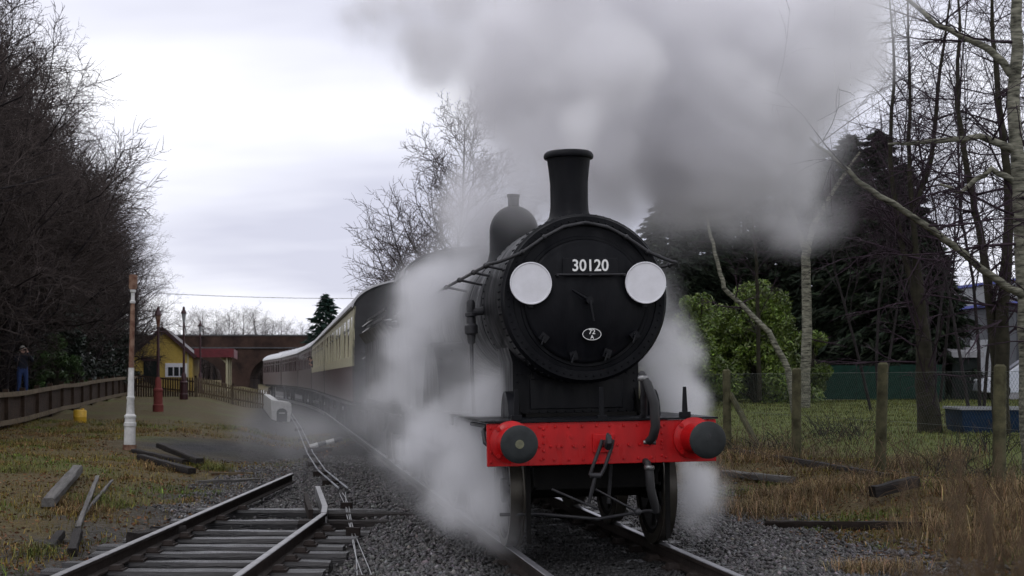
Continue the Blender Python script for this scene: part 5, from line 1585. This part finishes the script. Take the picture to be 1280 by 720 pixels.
for i, (px, Y, H, W) in enumerate([(838, 58, 8.4, 3.4), (885, 60, 9.6, 3.6), (930, 63, 10.2, 3.8), (975, 61, 9.8, 3.6), (1020, 60, 10.2, 3.8), (1062, 57, 10.2, 3.6), (1098, 55, 10.0, 3.4), (1130, 54, 8.6, 2.9), (1158, 53, 6.4, 2.1)]):
    x = (px - 640) / FPX * Y
    conifer('conifer_tree', 'tall dense dark conifer in the screen behind the green netting', (x, Y, gz(x, Y)), H, W, 70 + i, 'needle', 190, 'conifers behind the green netting', 92, 0.26, 0.35, 0.02)
p = at(407, 470, 125); conifer('fir_tree', 'lone dark fir tree rising behind the coach roofs', (p.x, p.y, gz(p.x, p.y)), 8.9, 3.3, 91, 'fir', 150, None, 34, 0.36, 0.05, 0.08)

# ================================================================== GRASS, LITTER, DEAD STEMS
def blades(name, P, L, mt, seed, lean=0.5, width=0.006, tint=None):
    r_ = np.random.default_rng(seed)
    n = len(P)
    q = r_.uniform(0, 6.28, n); l = L * r_.uniform(0.5, 1.3, n) if np.isscalar(L) else L * r_.uniform(0.6, 1.25, n)
    ln = lean * r_.uniform(0.2, 1.6, n)
    dx = np.stack([np.cos(q), np.sin(q), np.zeros(n)], -1)
    sd_ = np.stack([-np.sin(q), np.cos(q), np.zeros(n)], -1) * width
    p1 = P + dx * (l * ln * .35)[:, None] + np.array([0, 0, 1]) * (l * .6)[:, None]
    p2 = P + dx * (l * ln)[:, None] + np.array([0, 0, 1]) * (l * (1 - .35 * ln))[:, None]
    V = np.stack([P - sd_, P + sd_, p1 + sd_ * .7, p1 - sd_ * .7, p2], 1).reshape(-1, 3)
    b = (np.arange(n) * 5)[:, None]
    F = np.concatenate([b + np.array([0, 1, 2]), b + np.array([0, 2, 3]), b + np.array([3, 2, 4])])
    t = r_.lognormal(-0.08, 0.4, (n, 1)) * (1 + r_.normal(0, .08, (n, 3)))
    if tint is not None: t = t * tint
    t = np.repeat(np.concatenate([t, np.ones((n, 1))], 1)[:, None], 5, 1).reshape(-1, 4)
    return rawmesh(name, V, F, M[mt], False, t)
def tufts(centres, n, spread, seed):
    r_ = np.random.default_rng(seed)
    C = np.array(centres)
    k = r_.integers(0, len(C), n)
    P = C[k, :2] + r_.normal(0, 1, (n, 2)) * spread * (C[k, 2:3])
    return np.stack([P[:, 0], P[:, 1], gh(P[:, 0], P[:, 1]) - 0.01], -1), C[k, 2]
r_ = np.random.default_rng(44)
# dry grass along the foot of the right-hand fence
cen = []
for k in range(260):
    y = 12.5 + 22 * r_.uniform() ** 1.2
    o_ = r_.uniform(3.9, 6.6)
    x = tx(y) + o_
    dens = wav(x, y, 0.9, 9.0)
    if dens > 0.12: cen.append((x, y, r_.uniform(0.5, 1.4)))
for px, py, s in ((930, 622, 1.4), (960, 628, 1.5), (985, 618, 1.5), (1010, 622, 1.4), (1030, 616, 1.2), (1085, 690, 0.9), (1100, 686, 0.8), (1190, 630, 1.3), (1230, 640, 1.6), (1270, 660, 1.5), (1120, 600, 1.3), (1180, 600, 1.5)):
    q = gp(px, py); 
    for _ in range(3): cen.append((q.x + r_.normal(0, .12), q.y + r_.normal(0, .15), s))
P, s_ = tufts(cen, 17000, 0.17, 5)
o_ = link('dry_grass', blades('dry_grass', P, 0.22 * s_, 'drygrass', 6, 1.0, 0.0034), None); tag(o_, 'tufts of straw-coloured dead grass along the lineside fence', 'grass', kind='stuff')
# green rough grass of the lawn edge and lawn
gxx = r_.uniform(3, 22, 60000); gyy = 20 + 30 * r_.uniform(0, 1, 60000)
oo = (gxx - tx(gyy)) * math.cos(TH)
kk = (oo > 6.6) & (gxx / gyy < 0.40)
P = np.stack([gxx[kk], gyy[kk], gh(gxx[kk], gyy[kk]) - .01], -1)
o_ = link('lawn_grass', blades('lawn_grass', P, 0.09, 'grass', 8, 0.6, 0.007), None); tag(o_, 'dull green winter lawn behind the chain link fence', 'grass', kind='stuff')
# left bank: thin yellow-brown and green grass
gxx = -4.6 - 12 * r_.uniform(0, 1, 90000) ** 0.9; gyy = 11.5 + 36 * r_.uniform(0, 1, 90000) ** 1.4
dens = wav(gxx, gyy, 0.55, 5.0) + 0.5 * wav(gxx, gyy, 1.7, 2.0)
nocess = np.hypot((gxx + 7.2) / 2.6, (gyy - 35.5) / 4.5) > 1.0
kk = (dens + r_.normal(0, .3, len(dens)) > -0.1) & nocess
P = np.stack([gxx[kk], gyy[kk], gh(gxx[kk], gyy[kk]) - .01], -1)
tn = np.where((dens[kk] > 0.40)[:, None], np.array([[0.95, 1.2, 0.8]]), np.array([[1.7, 1.2, 1.0]]))
o_ = link('bank_grass', blades('bank_grass', P, 0.10, 'grass', 9, 0.8, 0.005, tn), None); tag(o_, 'thin winter grass over the leaf-strewn bank left of the siding', 'grass', kind='stuff')
# taller straw and green tussocks on the bank
cen = []
for k in range(420):
    y = 12 + 34 * r_.uniform() ** 1.3; x = -4.9 - 10 * r_.uniform()
    if wav(x, y, 0.6, 7.0) + 0.4 * wav(x, y, 1.9, 3.0) > 0.05 and math.hypot((x + 7.2) / 2.6, (y - 35.5) / 4.5) > 1.1: cen.append((x, y, r_.uniform(0.5, 1.5)))
P, s_ = tufts(cen, 26000, 0.13, 15)
tn = np.where((wav(P[:, 0], P[:, 1], 0.7, 4.0) > 0.1)[:, None], np.array([[0.55, 0.85, 0.40]]), np.array([[0.95, 0.90, 0.75]]))
o_ = link('bank_tussocks', blades('bank_tussocks', P, 0.15 * s_, 'drygrass', 16, 1.1, 0.004, tn), None); tag(o_, 'straw and green tussocks dotted over the bank beside the siding', 'grass', kind='stuff')
# fallen leaves
gxx = -4.3 - 13 * r_.uniform(0, 1, 34000); gyy = 11.5 + 30 * r_.uniform(0, 1, 34000) ** 1.5
kk = (wav(gxx, gyy, 0.7, 8.0) + r_.normal(0, .5, len(gxx)) > -0.3) & (np.hypot((gxx + 7.2) / 2.6, (gyy - 35.5) / 4.5) > 0.9)
P = np.stack([gxx[kk], gyy[kk], gh(gxx[kk], gyy[kk]) + r_.uniform(.004, .03, kk.sum())], -1)
dirs = r_.normal(0, 1, P.shape) * np.array([1, 1, 0.25])
o_ = link('leaf_litter', leaves('leaf_litter', P, 0.028, 'litter', 10, 0.5, 0.9, 0, dirs), None); tag(o_, 'brown fallen leaves covering the bank', 'leaves', kind='stuff')
# the same on the right-hand cess: leaves, moss and short grass between ballast and fence
gxx = r_.uniform(2.5, 9, 26000); gyy = 11.5 + 22 * r_.uniform(0, 1, 26000) ** 1.3
oo = (gxx - tx(gyy)) * math.cos(TH)
kk = (oo > 3.0 + 0.5 * wav(gxx, gyy, 1.5, 1.0)) & (oo < 7.0)
P = np.stack([gxx[kk], gyy[kk], gh(gxx[kk], gyy[kk]) + r_.uniform(.004, .03, kk.sum())], -1)
dirs = r_.normal(0, 1, P.shape) * np.array([1, 1, 0.3])
o_ = link('lineside_litter', leaves('lineside_litter', P, 0.022, 'litter', 14, 0.5, 0.8, 0, dirs), None); tag(o_, 'dead leaves strewn between the ballast and the chain link fence', 'leaves', kind='stuff')
gxx = r_.uniform(2.5, 9, 60000); gyy = 11.5 + 22 * r_.uniform(0, 1, 60000) ** 1.3
oo = (gxx - tx(gyy)) * math.cos(TH)
kk = (oo > 3.3) & (oo < 7.2) & (wav(gxx, gyy, 1.0, 6.0) + r_.normal(0, .35, len(gxx)) > 0.0)
P = np.stack([gxx[kk], gyy[kk], gh(gxx[kk], gyy[kk]) - .01], -1)
tn = np.where((wav(P[:, 0], P[:, 1], 0.8, 2.0) > 0.2)[:, None], np.array([[0.9, 1.1, 0.8]]), np.array([[1.35, 0.95, 0.9]]))
o_ = link('rough_grass', blades('rough_grass', P, 0.11, 'grass', 15, 0.9, 0.0045, tn), None); tag(o_, 'short rough winter grass between the ballast and the chain link fence', 'grass', kind='stuff')
# dead weed stems and bramble tangle on the right
g_ = G(); r2 = random.Random(8)
for k in range(620):
    y = r2.uniform(15, 33); x = tx(y) + r2.uniform(4.3, 7.6)
    if wav(x, y, 0.7, 1.0) < -0.35: continue
    p0 = Vector((x, y, gz(x, y))); d = Vector((r2.uniform(-.6, .6), r2.uniform(-.6, .6), 1)).normalized(); l = r2.uniform(.3, 1.05)
    pts = [p0]; q = p0.copy()
    for j in range(4):
        d = (d + Vector((r2.uniform(-.2, .2), r2.uniform(-.2, .2), -0.22))).normalized(); q = q + d * l / 4; pts.append(q.copy())
    g_.tube(pts, [.006, .005, .0045, .004, .002], 3, False)
o_ = g_.obj('dead_weeds', M['deadstem'], None, 0); tag(o_, 'tangle of brown dead weed stems at the foot of the chain link fence', 'weeds', kind='stuff')
g_ = G()
for px, py in ((1030, 560), (1060, 565), (1200, 600), (950, 570), (1225, 585)):
    q = gp(px, py, 0.15)
    for k in range(60):
        a = Vector((q.x + r2.gauss(0, .35), q.y + r2.gauss(0, .4), 0)); a.z = gz(a.x, a.y)
        d = Vector((r2.uniform(-1, 1), r2.uniform(-1, 1), r2.uniform(.4, 1.5))).normalized(); l = r2.uniform(.3, .8)
        g_.tube([a, a + d * l * .6, a + d * l + Vector((0, 0, -.12))], [.006, .005, .003], 3, False)
o_ = g_.obj('bramble_tangle', M['bark'], None, 0); tag(o_, 'dark leafless bramble tangle under the chain link fence', 'brambles', kind='stuff')
# tall dry weeds close to the camera, out of focus
cw = G()
cx, cy = 0.44, 1.35
r2 = random.Random(12)
for k in range(130):
    a = Vector((cx + r2.gauss(0.03, .032), cy + r2.gauss(0, .05), gz(cx, cy)))
    top = 1.50 + r2.uniform(-.14, .07)
    ln = Vector((r2.uniform(-.05, .07), r2.uniform(-.06, .06), 0))
    cw.tube([a, a + Vector((0, 0, (top - a.z) * .6)) + ln * .3, Vector((a.x, a.y, top)) + ln], [.004, .0035, .0015], 4)
    for j in range(4):
        f = r2.uniform(.55, .98); b = Vector((a.x, a.y, a.z + (top - a.z) * f)) + ln * f
        cw.tube([b, b + Vector((r2.uniform(-.04, .04), r2.uniform(-.04, .04), r2.uniform(.0, .06)))], [.003, .001], 3)
tw = thing('tall_dead_weeds', 'tall dry brown weed stems growing close in front, out of focus', 'weeds', (0, 0, 0))
cw.obj('stem', M['deadstem'], tw, 0)
# ================================================================== PEOPLE
def person(name, label, loc, rz, J, E, rad, cols, hair, extra=None):
    """J joints, E edges (a,b), rad radii, cols: joint -> material key"""
    t = thing(name, label, 'person', loc, rz)
    names = list(J)
    me = bpy.data.meshes.new('body')
    me.from_pydata([J[n] for n in names], [(names.index(a), names.index(b)) for a, b in E], [])
    o_ = bpy.data.objects.new('body', me); col.objects.link(o_)
    sk_ = o_.modifiers.new('skin', 'SKIN'); sk_.use_smooth_shade = True
    ss = o_.modifiers.new('sub', 'SUBSURF'); ss.levels = 2; ss.render_levels = 2
    for i, n in enumerate(names):
        v = me.skin_vertices[0].data[i]; q = rad[n]
        v.radius = (q, q) if not hasattr(q, '__len__') else q
        v.use_root = (n == 'pelvis')
    dg = bpy.context.evaluated_depsgraph_get()
    m2 = bpy.data.meshes.new_from_object(o_.evaluated_get(dg))
    bpy.data.objects.remove(o_)
    keys = sorted(set(cols.values()))
    m2.materials.clear()
    for k_ in keys: m2.materials.append(M[k_])
    seg = [(Vector(J[a]), Vector(J[b]), b) for a, b in E]
    for p in m2.polygons:
        c = p.center; best = None
        for a, b, n in seg:
            ab = b - a; u = max(0, min(1, (c - a).dot(ab) / max(ab.dot(ab), 1e-9)))
            d = (c - (a + ab * u)).length
            if best is None or d < best[0]: best = (d, n)
        p.material_index = keys.index(cols[best[1]]); p.use_smooth = True
    b_ = link('body', m2, None, t)
    hx, hy, hz = J['head']
    g_ = G(); g_.ball((hx, hy + 0.018, hz + 0.035), (0.098, 0.108, 0.105), 14, 8); g_.obj('hair', M[hair], t)
    g_ = G(); g_.tube([(hx, hy - 0.085, hz + 0.02), (hx, hy - 0.122, hz - 0.025)], [0.010, 0.016], 8)
    for s in (-1, 1): g_.ball((hx + s * 0.092, hy, hz - .005), (0.018, 0.028, 0.034), 8, 6)
    g_.obj('nose_and_ears', M['skin'], t)
    return t
def skel(lw, le, rw, re_, lean=0.0):
    J = {'pelvis': (0, 0, .97), 'waist': (0, 0, 1.12), 'chest': (0, lean * .5, 1.36), 'neck': (0, lean, 1.52), 'head': (0, lean * 1.3 - .02, 1.64), 'crown': (0, lean * 1.3 - .01, 1.74)}
    rad = {'pelvis': (.165, .13), 'waist': (.16, .125), 'chest': (.185, .135), 'neck': .06, 'head': .092, 'crown': .06}
    E = [('pelvis', 'waist'), ('waist', 'chest'), ('chest', 'neck'), ('neck', 'head'), ('head', 'crown')]
    cols = {'waist': 'jacket', 'chest': 'jacket', 'neck': 'jacket', 'head': 'skin', 'crown': 'skin'}
    for s, k, w_, e_ in ((-1, 'l', lw, le), (1, 'r', rw, re_)):
        J[k + 'sh'] = (s * .19, lean * .6, 1.44); J[k + 'el'] = e_; J[k + 'wr'] = w_
        wv, ev = Vector(w_), Vector(e_); d = (wv - ev).normalized()
        J[k + 'palm'] = tuple(wv + d * .07)
        rad.update({k + 'sh': .078, k + 'el': .058, k + 'wr': .040, k + 'palm': .036})
        E += [('chest', k + 'sh'), (k + 'sh', k + 'el'), (k + 'el', k + 'wr'), (k + 'wr', k + 'palm')]
        cols.update({k + 'sh': 'jacket', k + 'el': 'jacket', k + 'wr': 'jacket', k + 'palm': 'skin'})
        side = d.cross(Vector((0, 1, 0.01))).normalized()
        for i, (o1, l1) in enumerate(((-.03, .065), (-.01, .08), (.01, .075), (.03, .06))):
            b0 = wv + d * .10 + side * o1
            J[f'{k}f{i}'] = tuple(b0 + d * l1 * .5 + Vector((0, -.01, 0))); J[f'{k}g{i}'] = tuple(b0 + d * l1 * .8 + Vector((-s * .02, -.03, 0)))
            rad[f'{k}f{i}'] = .010; rad[f'{k}g{i}'] = .008
            E += [(k + 'palm', f'{k}f{i}'), (f'{k}f{i}', f'{k}g{i}')]; cols[f'{k}f{i}'] = cols[f'{k}g{i}'] = 'skin'
        J[k + 'th'] = tuple(wv + d * .06 + side * .05 + Vector((0, -.02, 0))); rad[k + 'th'] = .011
        E.append((k + 'palm', k + 'th')); cols[k + 'th'] = 'skin'
        J[k + 'hip'] = (s * .095, 0, .90); J[k + 'kn'] = (s * .12, -.02, .50); J[k + 'an'] = (s * .13, .02, .09); J[k + 'toe'] = (s * .15, -.17, .04)
        rad.update({k + 'hip': .105, k + 'kn': .068, k + 'an': .048, k + 'toe': .04})
        E += [('pelvis', k + 'hip'), (k + 'hip', k + 'kn'), (k + 'kn', k + 'an'), (k + 'an', k + 'toe')]
        cols.update({k + 'hip': 'denim', k + 'kn': 'denim', k + 'an': 'denim', k + 'toe': 'shoe'})
    return J, E, rad, cols
J, E, rad_, cols = skel((-.10, -.24, 1.54), (-.30, -.16, 1.24), (.10, -.24, 1.54), (.30, -.16, 1.24), -0.02)
mp_ = at(28, 515, 49.0); mz = gz(mp_.x, mp_.y)
person('person', 'grey-haired man in dark jacket and jeans filming from behind the timber fence', (mp_.x, mp_.y, mz), R(35), J, E, rad_, cols, 'greyhair')
cm = thing('handheld_camera', 'small black camera held up to the face of the man by the fence', 'camera', (mp_.x, mp_.y, mz), R(35))
g_ = G(); g_.box((0, -.26, 1.64), (.13, .06, .08)); g_.obj('camera_body', M['plastic'], cm, 0, 0.008)
g_ = G(); g_.cyl((0, -.29, 1.64), (0, -.35, 1.64), .035); g_.obj('lens', M['glass'], cm)
# passenger leaning out of a coach window, seen from the track side
J, E, rad_, cols = skel((-.42, -.20, 1.32), (-.36, -.05, 1.18), (.42, -.20, 1.32), (.36, -.05, 1.18), -0.22)
pp = tp(-1.22, COY + 20.3 + 17.6, 0.92)
person('person', 'dark-clothed passenger leaning out of a window of the second coach', pp, TH - R(90), J, E, rad_, cols, 'brownhair')
# ================================================================== STEAM
def steam(name, label, blobs, dens, res=0.14, noise=(1.1, 0.55), warp=0.5, color=(0.93, 0.93, 0.95), seed=0.0, edge=0.45, aniso=0.0, thr=0.0, billow=0.0, veil=0.0):
    """blobs: (centre, radii, weight) soft ellipsoids; a noise field eats into them. Voxel grid of steam."""
    cs = np.array([b[0] for b in blobs]); rs = np.array([b[1] for b in blobs])
    lo = (cs - rs * 1.15).min(0); hi = (cs + rs * 1.15).max(0)
    lo[2] = max(lo[2], -0.5)
    m = bpy.data.materials.new(name); m.use_nodes = True
    t = m.node_tree; t.nodes.clear()
    mo = t.nodes.new('ShaderNodeOutputMaterial'); pv = t.nodes.new('ShaderNodeVolumePrincipled')
    pv.inputs['Color'].default_value = (*color, 1); pv.inputs['Density'].default_value = dens; pv.inputs['Anisotropy'].default_value = aniso
    t.links.new(pv.outputs[0], mo.inputs['Volume'])
    ng = bpy.data.node_groups.new(name, 'GeometryNodeTree')
    ng.interface.new_socket('Geometry', in_out='INPUT', socket_type='NodeSocketGeometry')
    ng.interface.new_socket('Geometry', in_out='OUTPUT', socket_type='NodeSocketGeometry')
    N = ng.nodes.new; L = ng.links.new
    out = N('NodeGroupOutput')
    pos = N('GeometryNodeInputPosition').outputs[0]
    def vm(op, a, b=None):
        n = N('ShaderNodeVectorMath'); n.operation = op
        for i, q in enumerate((a, b)):
            if q is None: continue
            if isinstance(q, tuple): n.inputs[i].default_value = q
            else: L(q, n.inputs[i])
        return n
    def ma(op, a, b=None, c=None):
        n = N('ShaderNodeMath'); n.operation = op
        for i, q in enumerate((a, b, c)):
            if q is None: continue
            if isinstance(q, (int, float)): n.inputs[i].default_value = q
            else: L(q, n.inputs[i])
        return n.outputs[0]
    sh = vm('ADD', pos, (seed * 7.3, seed * 3.1, seed * 5.7)).outputs[0]
    w1 = N('ShaderNodeTexNoise'); w1.inputs['Scale'].default_value = noise[0] * 0.6; w1.inputs['Detail'].default_value = 3
    L(sh, w1.inputs['Vector'])
    wv = vm('SUBTRACT', w1.outputs['Color'], (0.5, 0.5, 0.5)).outputs[0]
    sc_ = N('ShaderNodeVectorMath'); sc_.operation = 'SCALE'; L(wv, sc_.inputs[0]); sc_.inputs['Scale'].default_value = warp * 2
    pw = vm('ADD', pos, sc_.outputs[0]).outputs[0]
    acc = None
    for c, r, wgt in blobs:
        d = vm('SUBTRACT', pw, tuple(float(v) for v in c)).outputs[0]
        d = vm('MULTIPLY', d, tuple(1.0 / float(v) for v in r)).outputs[0]
        l = vm('LENGTH', d).outputs['Value']
        f = ma('MAXIMUM', ma('SUBTRACT', 1.0, l), 0.0)
        f = ma('MULTIPLY', f, float(wgt))
        acc = f if acc is None else ma('MAXIMUM', acc, f) if False else ma('ADD', acc, f)
    n2 = N('ShaderNodeTexNoise'); n2.inputs['Scale'].default_value = noise[0]; n2.inputs['Detail'].default_value = 6; n2.inputs['Roughness'].default_value = 0.62
    L(sh, n2.inputs['Vector'])
    nn = ma('MULTIPLY', ma('SUBTRACT', n2.outputs['Fac'], 0.5), noise[1] * 2)
    if billow:
        # cauliflower billows: inverted distance to warped cell centres at two scales
        for sc0, am in ((noise[0] * 1.0, billow), (noise[0] * 2.4, billow * 0.6), (noise[0] * 5.5, billow * 0.3)):
            vo = N('ShaderNodeTexVoronoi'); vo.feature = 'SMOOTH_F1'; vo.inputs['Scale'].default_value = sc0; vo.inputs['Smoothness'].default_value = 0.35
            L(vm('ADD', pw, (seed * 3.3, seed * 1.9, seed * 2.7)).outputs[0], vo.inputs['Vector'])
            nn = ma('ADD', nn, ma('MULTIPLY', ma('SUBTRACT', 0.42, vo.outputs['Distance']), am * 2))
    v = ma('ADD', acc, ma('MULTIPLY', nn, ma('MINIMUM', ma('MULTIPLY', acc, 3.0), 1.0)))
    mr = N('ShaderNodeMapRange'); mr.interpolation_type = 'SMOOTHSTEP'
    L(v, mr.inputs[0]); mr.inputs[1].default_value = thr; mr.inputs[2].default_value = thr + edge
    vc = N('GeometryNodeVolumeCube')
    ve = N('ShaderNodeMapRange'); ve.interpolation_type = 'SMOOTHSTEP'
    L(ma('ADD', acc, ma('MULTIPLY', ma('SUBTRACT', n2.outputs['Fac'], 0.5), 0.7)), ve.inputs[0]); ve.inputs[1].default_value = 0.05; ve.inputs[2].default_value = 0.9
    tot = ma('ADD', mr.outputs[0], ma('MULTIPLY', ma('MULTIPLY', ve.outputs[0], ma('MINIMUM', ma('MULTIPLY', acc, 4.0), 1.0)), veil))
    L(tot, vc.inputs['Density'])
    vc.inputs['Min'].default_value = tuple(lo); vc.inputs['Max'].default_value = tuple(hi)
    for i, a in enumerate('XYZ'):
        vc.inputs['Resolution ' + a].default_value = max(8, int((hi[i] - lo[i]) / res))
    smn = N('GeometryNodeSetMaterial'); smn.inputs['Material'].default_value = m
    L(vc.outputs[0], smn.inputs[0]); L(smn.outputs[0], out.inputs[0])
    me = bpy.data.meshes.new(name); me.materials.append(m)
    o_ = bpy.data.objects.new(name, me); col.objects.link(o_)
    md = o_.modifiers.new('steam', 'NODES'); md.node_group = ng
    tag(o_, label, 'steam', kind='stuff')
    return o_
def blob(px, py, Y, rx, rz, ry, w_=1.0):
    c = at(px, py, Y)
    return (tuple(c), (rx * Y / FPX, ry, rz * Y / FPX), w_)
# exhaust rising from the chimney and blowing back and to the right
steam('exhaust_steam', 'huge grey cloud of exhaust steam billowing over the locomotive from its chimney', [
    blob(722, 170, 15.3, 42, 50, 0.5, 1.3),
    blob(735, 95, 16.2, 120, 90, 1.5, 1.4),
    blob(665, 215, 17.6, 85, 95, 1.2, 1.05),
    blob(770, 190, 17.4, 85, 85, 1.2, 1.0),
    blob(650, 110, 18.5, 160, 130, 2.2, 1.3),
    blob(780, 0, 18.0, 230, 150, 2.5, 1.4),
    blob(890, 130, 18.5, 200, 160, 2.4, 1.4),
    blob(980, 70, 19.0, 150, 150, 2.4, 1.3),
    blob(820, 225, 18.5, 200, 140, 2.2, 0.9),
    blob(955, 230, 20.0, 160, 130, 2.2, 0.68),
    blob(560, 20, 20.5, 180, 140, 2.4, 0.85),
    blob(1050, 20, 20.0, 110, 120, 2.0, 0.9),
    blob(620, 260, 19.5, 120, 110, 1.6, 1.0),
], 3.6, 0.095, (0.62, 0.75), 0.6, (0.95, 0.945, 0.965), 1.0, 1.25, 0.1, 0.20, 0.85, 0.12)
# steam from the cylinder cocks on the left side
steam('cylinder_steam', 'white steam column from the cylinders veiling the left side of the locomotive', [
    blob(590, 610, 14.6, 90, 110, 0.9, 1.3),
    blob(605, 500, 15.2, 75, 90, 0.8, 1.3),
    blob(540, 560, 16.2, 95, 110, 1.1, 1.1),
    blob(550, 430, 17.5, 95, 130, 1.3, 1.2),
    blob(570, 360, 18.6, 90, 95, 1.3, 1.2),
    blob(505, 480, 19.8, 95, 110, 1.4, 0.95),
    blob(610, 300, 19.5, 85, 80, 1.0, 0.9),
    blob(620, 660, 13.9, 75, 50, 0.7, 1.0),
], 2.6, 0.075, (0.95, 0.75), 0.4, (0.955, 0.955, 0.975), 2.0, 1.0, 0.1, 0.26, 0.9, 0.17)
steam('drain_steam', 'bright white steam puff behind the right end of the red beam', [
    blob(835, 450, 15.8, 56, 90, 0.7, 1.4),
    blob(845, 520, 15.6, 56, 65, 0.7, 1.3),
    blob(872, 610, 15.2, 48, 80, 0.7, 1.2),
    blob(820, 380, 16.5, 55, 65, 0.7, 0.9),
], 4.0, 0.06, (1.4, 0.5), 0.25, (0.955, 0.955, 0.965), 3.0, 0.9, 0.1, 0.14, 0.6, 0.15)
steam('drifting_steam', 'thin steam drifting low over the ballast beside the coaches', [
    blob(300, 525, 38, 110, 50, 5.0, 0.5),
    blob(400, 530, 28, 150, 80, 5.0, 1.0),
    blob(470, 515, 24, 120, 100, 3.5, 1.1),
    blob(520, 570, 19, 90, 80, 2.2, 1.0),
    blob(425, 455, 31, 80, 60, 3.0, 0.6),
], 0.27, 0.18, (0.5, 0.6), 0.9, (0.90, 0.90, 0.93), 4.0, 1.2, 0.1, 0.10, 0.5)
